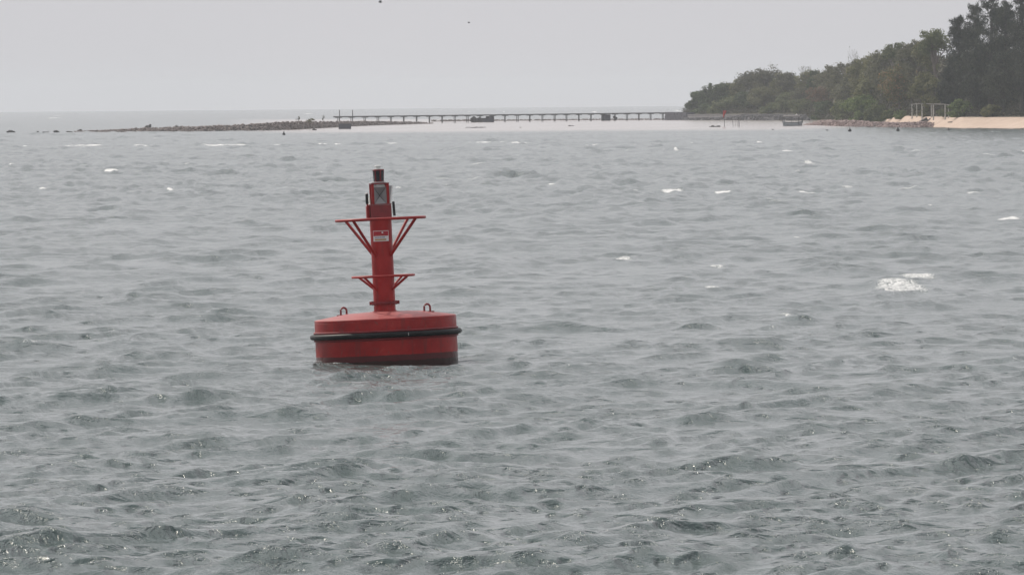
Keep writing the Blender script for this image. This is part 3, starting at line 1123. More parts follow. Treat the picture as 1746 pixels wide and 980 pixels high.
def limb_path(p0, p1, rng, n=4, wob=.12):
    p0, p1 = np.array(p0), np.array(p1)
    L = np.linalg.norm(p1 - p0)
    out = [p0]
    for i in range(1, n):
        out.append(p0 + (p1 - p0) * i / n + rng.normal(0, wob * L * .3, 3))
    out.append(p1)
    return out


def make_tree(kind, H, W, rng, leaves=1.0):
    """returns trunk MB and crown arrays, in metres, foot at the origin; H height, W crown width"""
    tb = MB()
    r0 = max(.06, H * .022)
    if kind == 'cas':
        top = np.array([rng.normal(0, .25), rng.normal(0, .25), H])
        pts = [(0, 0, -.4)] + [tuple(top * t + np.array([math.sin(t * 5) * .12, 0, 0])) for t in (.15, .35, .6, .85, .98)]
        tb.tube(pts, [r0 * 1.2, r0, r0 * .85, r0 * .6, r0 * .3, .02], 7)
        Cs, Ds = [], []
        nb = int(74 * leaves)
        for i in range(nb):
            t = rng.uniform(.14, 1.0)
            prof = (min(1, (t - .05) / .28) * (1 - .72 * max(0, t - .3) / .7)) * rng.uniform(.55, 1.12)
            q = rng.uniform(0, 2 * math.pi)
            Lb = max(.5, W * .5 * prof)
            p0 = np.array([top[0] * t, top[1] * t, H * t * .97])
            d = np.array([math.cos(q), math.sin(q), rng.uniform(.15, .75)])
            p1 = p0 + d * Lb
            tb.tube(limb_path(p0, p1, rng, 2), [r0 * .28 * (1.1 - t), r0 * .15 * (1.1 - t), .012], 4, False)
            nl = int(120 * leaves ** .5 * (.4 + Lb / (W * .5)))
            u = rng.uniform(.2, 1.08, (nl, 1))
            Cn = p0 + (p1 - p0) * u + rng.normal(0, .13 * Lb + .12, (nl, 3)) * np.array([1, 1, .9]) - np.array([0, 0, 1]) * (u * .12 * Lb)
            Cs.append(Cn)
            Ds.append(np.tile(d * .55 + np.array([0, 0, .35]), (nl, 1)) + np.where(rng.uniform(0, 1, (nl, 1)) < .5, np.array([[0, 0, -1.1]]), np.array([[0, 0, .3]])))
        C = np.concatenate(Cs)
        D = np.concatenate(Ds)
        return tb, leaf_quads(C, .19, rng, 0, 1.9, D, None, .26)
    if kind == 'bare':
        Cs = []

        def grow(p, d, L, r, lev):
            q = p + d * L
            tb.tube([tuple(p), tuple((p + q) / 2 + rng.normal(0, .05 * L, 3)), tuple(q)], [r, r * .8, r * .6], 5 if lev < 2 else 3, False)
            if lev >= 5:
                Cs.append(q)
                return
            for k in range(3 if lev in (1, 2, 3) else 2):
                e = d + rng.normal(0, .52, 3) * np.array([1, 1, .6]) + np.array([0, 0, .10])
                e /= np.linalg.norm(e)
                grow(q, e, L * rng.uniform(.62, .86), r * .62, lev + 1)
        grow(np.array([0, 0, -.3]), np.array([0, 0, 1.0]), H * .28, r0 * .9, 0)
        C = np.array(Cs)
        C = C[rng.uniform(0, 1, len(C)) < .35 * leaves]
        C = C + rng.normal(0, .12, C.shape)
        return tb, leaf_quads(C, .11, rng, 0, 1.4)
    # broadleaf: lobes
    clear = {'bush': .02, 'open': .5}.get(kind, .22)
    nl = {'bush': 10, 'open': 9, 'dense': 8, 'dry': 11}.get(kind, 9)
    lobes = []
    for i in range(nl):
        q = 2 * math.pi * (i + rng.uniform(-.3, .3)) / nl * 1.0
        ring = rng.uniform(.12, .34) * W
        if kind == 'open':
            z = H * rng.uniform(.72, .92)
            ring = rng.uniform(.1, .4) * W
        else:
            z = H * (clear + (1 - clear) * (rng.uniform(.06, .70) if kind == 'bush' else rng.uniform(.18, .74)))
        if i == 0:
            ring, z = .04 * W, H * .80
        rx = W * rng.uniform(.17, .27)
        rz = min(H * .22, rx * rng.uniform(.6, .95)) if kind != 'open' else H * .09
        # narrower towards the top
        ring *= 1.1 - .55 * max(0, (z / H - .5)) * 2
        lobes.append((np.array([ring * math.cos(q), ring * math.sin(q), min(z, H - rz * .95)]), rx, rz))
    if kind != 'bush':
        th = H * (clear + .25)
        tb.tube([(0, 0, -.4), (.03 * W * rng.normal(), .02 * W, th * .5), (.04 * W * rng.normal(), 0, th)], [r0 * 1.25, r0, r0 * .8], 7)
        fork = np.array([0, 0, th * .75])
    else:
        fork = np.array([0, 0, 0.0])
    for c, rx, rz in lobes:
        tb.tube(limb_path(fork, c, rng, 3), [r0 * .6, r0 * .42, r0 * .28, .02], 5, False)
        for j in range(3 if kind in ('dry', 'open') else 1):
            e = c + rng.normal(0, .5, 3) * np.array([rx, rx, rz])
            tb.tube(limb_path(c, e, rng, 2), [r0 * .26, r0 * .15, .015], 3, False)
    Cs, Ns = [], []
    ls = {'bush': .17, 'dense': .19, 'dry': .15, 'open': .17}.get(kind, .18)
    dens = {'bush': 1.0, 'dense': 1.0, 'dry': .62, 'open': .55}.get(kind, .9)
    for c, rx, rz in lobes:
        k = int(rng.integers(17, 24))
        # clumps over the surface of the lobe, with gaps between
        dd = rng.normal(0, 1, (k, 3))
        dd /= np.linalg.norm(dd, axis=1, keepdims=True)
        cc = c + dd * np.array([rx, rx, rz]) * rng.uniform(.45, 1.05, (k, 1))
        cr = rng.uniform(.16, .34, (k, 1)) * rx + .1
        m_ = int(26 * dens * leaves * max(1.0, (rx / 1.0)) ** 1.3)
        P = cc[:, None, :] + rng.normal(0, .5, (k, m_, 3)) * cr[:, None, :] * np.array([1.15, 1.15, .8])
        P = P.reshape(-1, 3)
        Cs.append(P)
        Nn = (P - c) / np.array([rx, rx, rz]) + np.array([0, 0, .25])
        # each clump is rounded too
        Nn = Nn / (np.linalg.norm(Nn, axis=1, keepdims=True) + 1e-9) + .8 * (P - np.repeat(cc, m_, 0)) / np.repeat(cr, m_, 0)
        Ns.append(Nn / (np.linalg.norm(Nn, axis=1, keepdims=True) + 1e-9))
    C = np.concatenate(Cs)
    C[:, 2] = np.where(C[:, 2] < .05, .05 + np.abs(C[:, 2]) * .3, C[:, 2])
    return tb, leaf_quads(C, ls, rng, 0, 1.15, None, np.concatenate(Ns))


TREES = [
    # px, top y, width px, depth m, kind, leaf material, bark, label, category
    (1182, 170, 26, 5, 'dense', 'dense', 'bark', "small dense green tree at the extreme left tip of the headland"),
    (1193, 154, 32, 12, 'dense', 'dense', 'bark', "pointed dark green tree standing above the headland's left tip"),
    (1214, 145, 48, 20, 'dense', 'dense', 'bark', "dense dark green tree second in the skyline from the headland tip"),
    (1238, 139, 44, 22, 'dense', 'dense', 'bark', "dense dark tree on the skyline left of the big brown crown"),
    (1257, 134, 38, 32, 'dense', 'olive', 'bark', "mid green tree touching the left side of the big brown crown"),
    (1283, 117, 62, 36, 'dry', 'dry', 'palebark', "brown crowned dry tree with rusty patch high on the headland skyline"),
    (1309, 111, 64, 40, 'dry', 'dry', 'palebark', "tallest rounded dry brown tree on the left half of the skyline"),
    (1335, 121, 44, 46, 'dry', 'olive', 'bark', "olive tree in the skyline dip left of the bare tree"),
    (1362, 111, 62, 46, 'bare', 'dry', 'palebark', "leafless twiggy tree with see through rounded crown on the skyline"),
    (1391, 111, 28, 50, 'dense', 'dense', 'bark', "narrow dark green tree just right of the leafless twiggy tree"),
    (1412, 113, 50, 56, 'dry', 'dry', 'palebark', "low greyish dry tree on the rising skyline right of the narrow dark tree"),
    (1438, 101, 56, 60, 'dry', 'dry', 'palebark', "dry grey brown tree on the skyline below the dead snag"),
    (1457, 80, 20, 63, 'bare', 'dry', 'palebark', "thin dead snag poking above the hill skyline"),
    (1476, 91, 56, 66, 'dry', 'olive', 'bark', "olive green tree on the skyline just right of the dead snag"),
    (1503, 79, 58, 62, 'dry', 'dry', 'palebark', "grey dry tree on the skyline left of the flat topped tree"),
    (1525, 68, 46, 58, 'open', 'bush', 'palebark', "flat topped open tree with sky showing between its limbs"),
    (1547, 63, 46, 60, 'dry', 'dry', 'palebark', "dry brown tree on the skyline right of the flat topped tree"),
    (1569, 48, 50, 54, 'dry', 'dry', 'bark', "tall grey dry tree with ragged spiky top on the upper hill"),
    (1597, 47, 58, 50, 'open', 'bush', 'bark', "open pale green tree between the ragged grey tree and dark casuarinas"),
    (1346, 119, 44, 50, 'dry', 'dry', 'bark', "low dry tree on the skyline joining the leafless twiggy tree on its left"),
    (1379, 117, 42, 54, 'dry', 'olive', 'bark', "low olive tree on the skyline between the leafless and narrow dark trees"),
    (1425, 107, 50, 60, 'dry', 'dry', 'bark', "grey dry tree filling the skyline left of the dead snag"),
    (1460, 95, 46, 62, 'dry', 'dry', 'bark', "dry tree at the foot of the dead snag on the skyline"),
    (1489, 85, 50, 64, 'dry', 'olive', 'bark', "olive tree on the skyline midway between dead snag and flat topped tree"),
    (1515, 73, 44, 60, 'dry', 'dry', 'bark', "grey dry tree under the left side of the flat topped tree"),
    (1557, 56, 46, 58, 'dry', 'dry', 'bark', "dry tree touching the left side of the tall ragged grey tree"),
    (1583, 50, 50, 56, 'dry', 'olive', 'bark', "olive grey tree between the ragged grey tree and the open pale green tree"),
    (1246, 166, 62, 8, 'bush', 'bush', 'bark', "wide olive bush on the sea wall behind the red flag"),
    (1208, 178, 46, 7, 'bush', 'dense', 'bark', "dark green bush above the pale stepped sea wall"),
    (1276, 158, 56, 16, 'dense', 'dense', 'bark', "dark shaded tree right of the wide olive bush"),
    (1303, 148, 66, 20, 'dry', 'olive', 'bark', "dull olive tree in the middle of the headland slope"),
    (1322, 176, 52, 6, 'bush', 'bush', 'bark', "low olive bush on the sea wall left of the covered boat"),
    (1347, 158, 56, 12, 'bush', 'bush', 'bark', "rounded olive bush above and behind the covered boat"),
    (1372, 170, 52, 7, 'bush', 'bush', 'bark', "olive bush on the sea wall directly right above the boat canopy"),
    (1376, 146, 58, 22, 'dry', 'dry', 'palebark', "grey dry tree halfway up the slope below the leafless tree"),
    (1408, 146, 60, 26, 'dry', 'rust', 'palebark', "dry tree with rust coloured foliage halfway up the hill"),
    (1444, 136, 60, 26, 'dry', 'dry', 'palebark', "greyish tree halfway up the hill below the dead snag"),
    (1410, 172, 46, 4, 'bush', 'dense', 'bark', "grey green bush at the right end of the sea wall"),
    (1474, 163, 78, 5, 'bush', 'bright', 'bark', "largest rounded green bush above the rubble spit"),
    (1443, 172, 54, 3.5, 'bush', 'bush', 'bark', "green bush at the left shoulder of the largest bush"),
    (1500, 177, 46, 4, 'bush', 'bush', 'bark', "dark green bush on the right shoulder of the largest bush"),
    (1480, 128, 60, 28, 'dry', 'olive', 'bark', "olive grey tree behind and above the largest green bush"),
    (1516, 120, 50, 32, 'dry', 'dry', 'palebark', "dry tree behind the left side of the rusty topped tree"),
    (1534, 107, 92, 24, 'dry', 'orange', 'bark', "broad rounded tree with rusty orange top behind the white posts"),
    (1521, 186, 26, 22, 'bush', 'bush', 'bark', "small low bush at the left end of the sand"),
    (1538, 190, 28, 23, 'bush', 'bright', 'bark', "small bright green bush left of the white posts"),
    (1576, 118, 54, 30, 'dry', 'olive', 'palebark', "yellowish olive tree behind the white posts"),
    (1594, 128, 44, 36, 'dense', 'olive', 'bark', "olive tree half hidden by the leftmost casuarina"),
    (1620, 96, 46, 38, 'cas', 'cas', 'darkbark', "shorter leaning casuarina leftmost of the dark group"),
    (1637, 26, 62, 44, 'cas', 'cas', 'darkbark', "tall feathery dark casuarina at the left edge of the group"),
    (1664, 10, 70, 48, 'cas', 'cas', 'darkbark', "tall dark casuarina second from the left of the group"),
    (1690, -8, 86, 42, 'cas', 'cas', 'darkbark', "tallest dark casuarina reaching the top edge of the picture"),
    (1716, 0, 74, 48, 'cas', 'cas', 'darkbark', "dark casuarina between the tallest one and the right edge"),
    (1744, -14, 84, 42, 'cas', 'cas', 'darkbark', "dark casuarina cut by the right edge of the picture"),
    (1672, 84, 66, 38, 'cas', 'cas', 'darkbark', "lower dark casuarina in front of the tall group"),
    (1712, 92, 70, 39, 'cas', 'cas', 'darkbark', "lower dark casuarina near the right edge in front"),
    (1780, -6, 84, 44, 'cas', 'cas', 'darkbark', "dark casuarina just beyond the right edge of the picture"),
    (1638, 170, 38, 35, 'bush', 'bright', 'bark', "bright green shrub at the back of the beach under casuarinas"),
    (1616, 186, 30, 34, 'bush', 'bush', 'bark', "low olive shrub behind the right end of the white posts"),
    (1692, 180, 34, 36, 'bush', 'olive', 'bark', "low olive shrub among the casuarina trunks on the beach"),
    (1582, 186, 30, 35, 'bush', 'olive', 'bark', "low shrub showing between the white posts"),
]


def build_trees():
    for i, (px, ty, wpx, dep, kind, leaf, bark, label) in enumerate(TREES):
        rg = np.random.default_rng(100 + i)
        r = shore_r(px) + dep
        g = gpt(px, dep)
        H = at(px, ty, r).z - g.z
        W = wpx * r / FPX * 1.12
        shrub = kind == 'bush'
        nm = {'cas': 'casuarina_tree', 'bush': 'bush', 'bare': 'bare_tree', 'open': 'flat_topped_tree'}.get(kind, 'broadleaf_tree')
        root = empty(nm, g, rg.uniform(0, 6.28), label, "bush" if shrub else "tree", "bushes along the shore" if shrub else ("casuarinas behind the beach" if kind == 'cas' else "trees on the headland"))
        tb, (V, F) = make_tree(kind, max(H, 1.0), max(W, 1.0), rg)
        # fit the crown to the height seen
        if kind in ('bare',):
            zmax = max(v[2] for v in tb.v)
            k = H / zmax
            wmax = max(abs(v[0]) for v in tb.v)
            kx = min(1.3, max(.4, W * .5 / wmax))
            tb.v = [(v[0] * kx, v[1] * kx, v[2] * k) for v in tb.v]
            V = V * np.array([kx, kx, k])
        tb.build("stem" if shrub else "trunk", M[bark], root)
        if len(F):
            cr_ = link("foliage" if shrub else "crown", mesh_np("crown", V, F), M[leaf], root)
            cr_["tone"] = float(rg.uniform(1.2, 1.55) if shrub else (rg.uniform(.75, 1.7) if kind == 'cas' else rg.uniform(.9, 1.6)))


build_trees()


def undergrowth():
    rg = np.random.default_rng(77)
    C = []
    for i in range(2300):
        px = rg.uniform(1172, 1850)
        dep = rg.uniform(2.2, 112)
        near = i % 3 == 0
        if near and px < 1500:
            dep = rg.uniform(1.8, 12)
        if px > 1400 and not (near and px < 1500):
            dep = rg.uniform(np.interp(px, [1400, 1495, 1515, 1545, 1850], [1, 5, 24, 36, 38]), 115)
        g = np.array(gpt(px, dep))
        hh = rg.uniform(.5, 2.2) * min(1, .35 + dep / 60)
        n = int(rg.integers(16, 34))
        C.append(g + np.stack([rg.normal(0, .8, n), rg.normal(0, .8, n), np.abs(rg.normal(0, .5, n)) * hh + .1], -1))
    V, F = leaf_quads(np.concatenate(C), .2, rg, 0, 1.2)
    ug = link("undergrowth", mesh_np("undergrowth", V, F), M['under'])
    ug["tone"] = 0.85
    tag(ug, "dull green and brown undergrowth covering the slope between the trees", "undergrowth", kind='stuff')


undergrowth()

# dry shrubs on the breakwater crest
for px, py, w_, h_, lb in ((510, 208, 9, 9, "twiggy leafless shrub on the crest of the breakwater"), (527, 208, 10, 5, "low twiggy shrub beside the leafless one on the breakwater"),
                           (552, 209, 5, 11, "thin upright sapling on the breakwater left of the jetty")):
    r = dist(on_sea(px, 221)) + 4.5
    p = at(px, py, r)
    root = empty("twiggy_shrub", p, 0, lb, "shrub")
    rg = np.random.default_rng(int(px))
    H = h_ * r / FPX
    tb, (V, F) = make_tree('bare', H, 1, rg, .5)
    zmax = max(v[2] for v in tb.v)
    wm = max(abs(v[0]) for v in tb.v)
    kx, kz = w_ * r / FPX * .5 / wm, H / zmax
    tb.v = [(v[0] * kx, v[1] * kx, v[2] * kz) for v in tb.v]
    tb.build("stem", M['bark'], root)
    if len(F):
        link("foliage", mesh_np("foliage", V * np.array([kx, kx, kz]), F), M['dry'], root)["tone"] = 1.0

# ================================================================== WHITE POSTS, DEBRIS, FLAG, POLES, BOAT
pg_c = gpt(1585, 24)
pg = empty("post_frame", pg_c, 0, "open frame of whitish posts and beams at the back of the beach", "frame")


def loc(px, py, r, o=pg):
    return at(px, py, r) - o.location


def post_r(px, dr):
    return shore_r(px) + 22 + dr


for px, yt, dr in ((1555, 179, 0), (1563, 177.5, 5), (1572, 177.6, -2), (1591.5, 178.6, -2), (1588, 179, 5), (1611.5, 178.4, 0), (1617, 179, 5)):
    rp = post_r(px, dr)
    b = loc(px, yt, rp)
    z0 = ground_z(px, 22 + dr) - pg.location.z - .3
    w_ = .08 if dr > 4 else .115
    MB().box((b.x, b.y, (z0 + b.z) / 2), (w_ * 2, w_ * 2, b.z - z0)).build("post", M['paint_post'], pg)
for (p0, y0, r0, p1, y1, r1) in ((1570, 177.2, -2, 1614, 178.2, 0), (1561, 177.2, 5, 1627, 179.4, 5), (1553.5, 178.6, 0, 1564, 177.0, 5)):
    MB().tube([loc(p0, y0, post_r(p0, r0)), loc(p1, y1, post_r(p1, r1))], [.075, .075], 6).build("beam", M['timber'], pg)

# a broken slab and planks at the end of the rubble
dc = on_sea(1578, 216.4)
sd = dist(dc) / FPX
db = empty("broken_slab", dc, 0, "dark broken slab tilted up where rubble meets the sand", "debris")
MB().box((-.1, 2.0, .75), (1.5, .25, 1.25), Matrix.Rotation(-.5, 3, 'Y') @ Matrix.Rotation(.5, 3, 'X')).build("slab", M['conc'], db, bevel=.03)
MB().box((.45, 1.8, .95), (1.35, .16, .2), Matrix.Rotation(-.75, 3, 'Y')).build("plank", M['palecon'], db)
MB().box((1.5, 2.2, 1.05), (1.0, .2, .5), Matrix.Rotation(-.35, 3, 'Y')).build("slab", M['conc'], db, bevel=.03)
MB().box((.0, 1.6, .55), (1.2, .2, .16), Matrix.Rotation(-.95, 3, 'Y')).build("plank", M['palecon'], db)
dl = empty("driftwood", gpt(1660, 31, .15), .3, "dark driftwood log at the top of the sand under casuarinas", "driftwood")
MB().tube([(-1, 0, .1), (-.2, .1, .2), (.5, 0, .12), (1.2, .1, .3)], [.12, .16, .13, .05], 6).build("log", M['darkwood'], dl)
MB().tube([(.3, 0, .15), (.5, -.1, .5)], [.07, .02], 5).build("branch_stub", M['darkwood'], dl)
dl = empty("driftwood", gpt(1622, 14, .05), -.2, "small dark driftwood pieces on the open sand", "driftwood")
MB().tube([(-.5, 0, .08), (.1, .05, .12), (.6, 0, .06)], [.07, .1, .05], 6).build("log", M['darkwood'], dl)

# red flag on a pole in the shallows
fp = on_sea(1235.5, 216)
sf = dist(fp) / FPX
fl = empty("flag_pole", fp, 0, "red flag hanging on a thin pole in the shallows", "flag")
MB().tube([(0, 0, -.4), (-.03, 0, 14 * sf), (-.06, 0, 28.5 * sf)], [.05, .045, .035], 6).build("pole", M['darkwood'], fl)
vs, fs = [], []
nx, nz = 5, 8
for i in range(nz + 1):
    for j in range(nx + 1):
        u, v = j / nx, i / nz
        wd = (5.8 * (1 - v) + 1.6 * v) * sf
        vs.append((-.06 - .16 + u * wd - .05 * math.sin(v * 3), .08 * math.sin(u * 7 + v * 3), (27.8 - 12.5 * v - 1.2 * u * (1 - v)) * sf))
for i in range(nz):
    for j in range(nx):
        a = i * (nx + 1) + j
        fs.append((a, a + 1, a + nx + 2, a + nx + 1))
cl = MB().add(vs, fs).build("flag_cloth", M['flag'], fl, smooth=True)
cl.modifiers.new("thickness", 'SOLIDIFY').thickness = .012
for px, yb, yt, dx, r_, lb in ((1250.5, 216, 203.5, -2.2, .04, "thin leaning stake in the shallows right of the red flag"),
                               (1253.5, 216, 207.5, .3, .028, "faintest short stake between leaning and thick stakes"),
                               (1257.4, 216, 207, .1, .03, "short thin stake just left of the thick stake"),
                               (1260.3, 216.2, 201, -.4, .07, "thick dark stake rightmost in the row by the flag")):
    p = on_sea(px, yb)
    k = dist(p) / FPX
    o = MB().tube([(0, 0, -.4), (dx * k * .4, 0, (yb - yt) * k * .5), (dx * k, 0, (yb - yt) * k)], [r_, r_, r_ * .8], 6).build("stake", M['darkwood'])
    o.location = p
    tag(o, lb, "stake", "stakes by the red flag")

# the covered boat
bp = on_sea(1351.5, 215)
sb = dist(bp) / FPX
bt = empty("covered_boat", bp, -.04, "small pale wooden boat with a grey canopy on posts", "boat")
Lb = 33.5 * sb


def hull_sec(u):
    """u from -1 (stern, left) to 1 (bow, right): half beam, keel z, sheer z"""
    beam = .62 * (1 - abs(u) ** 3.0 * (.35 if u < 0 else .9))
    sheer = (6.2 + 1.8 * max(0, u) ** 2 + (1.6 * max(0, -u) ** 3)) * sb
    return max(beam, .03), -.18 + .12 * max(0, u) ** 3, sheer


vs, fs = [], []
nu, nk = 14, 9
for i in range(nu + 1):
    u = -1 + 2 * i / nu
    bm_, kz, sz = hull_sec(u)
    for k in range(nk):
        v = -1 + 2 * k / (nk - 1)
        z = kz + (sz - kz) * abs(v) ** 2.2
        xs = u * Lb * .47 + (u * Lb * .03) * (z - kz) / (sz - kz)
        vs.append((xs, bm_ * math.copysign(abs(v) ** .6, v), z))
for i in range(nu):
    for k in range(nk - 1):
        a = i * nk + k
        fs.append((a, a + nk, a + nk + 1, a + 1))
fs.append(tuple(range(nk)))
hl = MB().add(vs, fs).build("hull", M['boat'], bt, smooth=True)
hl.modifiers.new("thickness", 'SOLIDIFY').thickness = .04
for sgn in (-1, 1):
    pts = []
    for i in range(nu + 1):
        u = -1 + 2 * i / nu
        bm_, kz, sz = hull_sec(u)
        pts.append((u * Lb * .5, sgn * (bm_ + .015), sz - .05))
    MB().tube(pts, .055, 6).build("rub_rail", M['boatdark'], bt)
MB().tube([(Lb * .44, 0, -.1), (Lb * .5, 0, 7.5 * sb), (Lb * .515, 0, 13.6 * sb)], [.09, .08, .09], 6).build("stem_post", M['boatdark'], bt)
MB().tube([(-Lb * .46, 0, -.1), (-Lb * .5, 0, 8 * sb), (-Lb * .515, 0, 12.6 * sb)], [.08, .08, .06], 6).build("stern_post", M['boatdark'], bt)
MB().box((-.1, 0, 3.0 * sb), (Lb * .8, .9, .05)).build("floor_boards", M['timber'], bt)
for u in (-.84, -.1, .62):
    for sgn in (-1, 1):
        MB().tube([(u * Lb * .5, sgn * .5, 3 * sb), (u * Lb * .5, sgn * .5, 15.4 * sb)], .042, 6).build("canopy_post", M['boatdark'], bt)
vs, fs = [], []
for i in range(9):
    x = -Lb * .47 + Lb * .86 * i / 8
    for k in range(7):
        v = -1 + 2 * k / 6
        vs.append((x, .66 * v, (15.0 + .5 * math.sin(i / 8 * math.pi) + 3.4 * (1 - v * v)) * sb))
for i in range(8):
    for k in range(6):
        a = i * 7 + k
        fs.append((a, a + 7, a + 8, a + 1))
cn = MB().add(vs, fs).build("canopy", M['canvas'], bt, smooth=True)
cn.modifiers.new("thickness", 'SOLIDIFY').thickness = .05
bx_ = empty("bundle", bt.matrix_basis @ Vector((Lb * .22, 0, 18.4 * sb)), 0, "small whitish bundle lying on the boat's canopy", "bundle")
V, F = rocks_arrays(np.array([(0, 0, .1), (-.25, .05, .07)]), np.array([.17, .13]), RNG, .8)
link("bundle_cloth", mesh_np("bundle_cloth", V, F, True), M['white'], bx_)

# ================================================================== BIRDS
for px, py, r, span, rz, bank, lb in ((648.5, 4.5, 560, .11, .4, .35, "dark bird with raised wing flying at the top edge"),
                                      (799.5, 39.5, 900, .10, -.6, .2, "tiny distant bird flying over the sea in plain sky")):
    b = empty("bird", at(px, py, r), rz, lb, "bird", "birds in the sky")
    MB().tube([(-.14, 0, 0), (-.08, 0, .005), (.02, 0, .01), (.1, 0, .015), (.15, 0, .02)], [.008, .03, .04, .028, .008], 8).build("body", M['bird'], b, smooth=True)
    for sgn in (-1, 1):
        k = span / .17
        vs = [(.05, sgn * .02, .015), (-.05, sgn * .02, .012), (.06, sgn * .16 * k, .09 + bank * .1), (-.04, sgn * .16 * k, .085 + bank * .1), (-.02, sgn * .34 * k, .05 + bank * .06), (-.06, sgn * .33 * k, .045 + bank * .06)]
        wg = MB().add(vs, [(0, 2, 3, 1), (2, 4, 5, 3)]).build("wing", M['bird'], b)
        wg.modifiers.new("thickness", 'SOLIDIFY').thickness = .012

# ================================================================== THE BUOY
BR = dist(BUOY)
S = BR / FPX                       # metres per photo pixel at the buoy
buoy = empty("navigation_buoy", BUOY, 0, "red steel navigation buoy with black fender floating in the foreground", "buoy")
# heel: the mast leans left and a little away
buoy.rotation_euler = (-math.radians(0.8), -math.radians(2.2), 0)
Y0 = 619.0                         # photo row of the local origin


def zz(py):
    return (Y0 - py) * S


HR = 121.0 * S
ztop = zz(541)
zp = zz(530.3)
prof = [(HR * .97, -.55), (HR - .012, -.53), (HR, -.50), (HR, ztop - .062), (HR - .004, ztop - .058), (HR - .004, ztop - .050), (HR, ztop - .046), (HR, ztop - .022), (HR - .006, ztop - .008), (HR - .024, ztop + .004),
        (HR * .55, ztop + (zp - ztop) * .80), (HR * .50, ztop + (zp - ztop) * .84), (.30, ztop + (zp - ztop) * .98), (.1, zp)]
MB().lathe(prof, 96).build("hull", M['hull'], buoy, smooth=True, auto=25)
# fender: a rubber hose slightly uneven, with a clip
fd = MB().torus(125.0 * S, 4.7 * S, 96, 12, (0, 0, zz(569.2)), .004).build("fender", M['rubber'], buoy, smooth=True)
q = math.radians(-72)
MB().box((math.cos(q) * 129.5 * S, math.sin(q) * 129.5 * S, zz(569.2)), (.02, .012, .06), Matrix.Rotation(q, 3, 'Z')).build("fender_clip", M['grey'], fd)
MB().torus(122.0 * S, 1.8 * S, 96, 8, (0, 0, zz(562.6))).build("fender_bracket", M['darkred'], buoy, smooth=True)
MB().torus(122.0 * S, 1.8 * S, 96, 8, (0, 0, zz(575.8))).build("fender_bracket", M['darkred'], buoy, smooth=True)


def lug(qdeg, Rpx):
    q = math.radians(qdeg)
    c = Vector((math.cos(q) * Rpx * S, math.sin(q) * Rpx * S, ztop + (zp - ztop) * .72 - .02))
    e = MB()
    pts = [(-5 * S, 0, 0), (-5 * S, 0, 8.5 * S)]
    for k in range(1, 8):
        a = math.pi - math.pi * k / 8
        pts.append((5 * S * math.cos(a), 0, 8.5 * S + 5.2 * S * math.sin(a)))
    pts += [(5 * S, 0, 8.5 * S), (5 * S, 0, 0)]
    e.tube(pts, 1.75 * S, 8)
    lg = e.build("lifting_lug", M['darkred'], buoy, smooth=True)
    lg.location = c
    MB().box((0, 0, .008), (24 * S, .1, .024)).build("base_plate", M['darkred'], lg, bevel=.004)


lug(163, 74)
lug(-12, 74)

CR = 18.6 * S
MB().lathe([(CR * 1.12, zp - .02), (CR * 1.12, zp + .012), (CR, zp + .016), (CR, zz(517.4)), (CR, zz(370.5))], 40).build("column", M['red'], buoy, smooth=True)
# bolted flange
flg = MB().lathe([(CR + .001, zz(517.6)), (CR + 4.5 * S, zz(517.4)), (CR + 4.5 * S, zz(516.0)), (CR + 3.6 * S, zz(515.8)), (CR + 4.5 * S, zz(515.6)), (CR + 4.5 * S, zz(514.2)), (CR + .001, zz(514))], 40, close=True).build("flange", M['darkred'], buoy, smooth=True, auto=25)
for k in range(16):
    q = 2 * math.pi * k / 16 + .1
    MB().tube([(math.cos(q) * (CR + 2.6 * S), math.sin(q) * (CR + 2.6 * S), zz(519.2)), (math.cos(q) * (CR + 2.6 * S), math.sin(q) * (CR + 2.6 * S), zz(512.6))], 1.3 * S, 6).build("bolt", M['darkred'], flg)
for sgn in (-1, 1):
    MB().tube([(sgn * (CR + 3 * S), 0, zz(515.8)), (sgn * (CR + 7 * S), 0, zz(515.8))], [2.8 * S, 3.3 * S], 10).build("end_nut", M['darkred'], flg, smooth=True)


def ring(name, Rpx, py, tpx, drop_to, struts):
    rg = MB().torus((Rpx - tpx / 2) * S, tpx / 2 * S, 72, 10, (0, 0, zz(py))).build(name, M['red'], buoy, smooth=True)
    for q in struts:
        a = math.radians(q)
        p0 = Vector((math.cos(a) * (Rpx - 2.5) * S, math.sin(a) * (Rpx - 2.5) * S, zz(py + 1.0)))
        p1 = Vector((math.cos(a) * (CR - .01), math.sin(a) * (CR - .01), zz(drop_to)))
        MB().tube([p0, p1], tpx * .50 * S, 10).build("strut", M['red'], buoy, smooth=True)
    return rg


ring("upper_ring", 78, 373.2, 5.2, 436, (233, 323, 53, 143))
ring("lower_ring", 54.6, 470.6, 4.3, 494, (233, 323, 53, 143))

# sign plate on the front of the column (curved with it)
def curved(name, x0, x1, y0, y1, off, m, parent):
    """a thin curved plate: photo px extents relative to the column axis"""
    vs, fs = [], []
    n = 8
    Rr = CR + off
    for i in range(n + 1):
        x = (x0 + (x1 - x0) * i / n) * S
        a = math.asin(max(-1, min(1, x / CR)))
        for rr in (Rr - .002, Rr):
            for y in (y0, y1):
                vs.append((math.sin(a) * rr, -math.cos(a) * rr, zz(y)))
    for i in range(n):
        b = i * 4
        fs += [(b + 2, b + 6, b + 7, b + 3), (b, b + 1, b + 5, b + 4), (b, b + 4, b + 6, b + 2), (b + 1, b + 3, b + 7, b + 5)]
    fs += [(0, 2, 3, 1), (n * 4, n * 4 + 1, n * 4 + 3, n * 4 + 2)]
    return MB().add(vs, fs).build(name, m, parent)


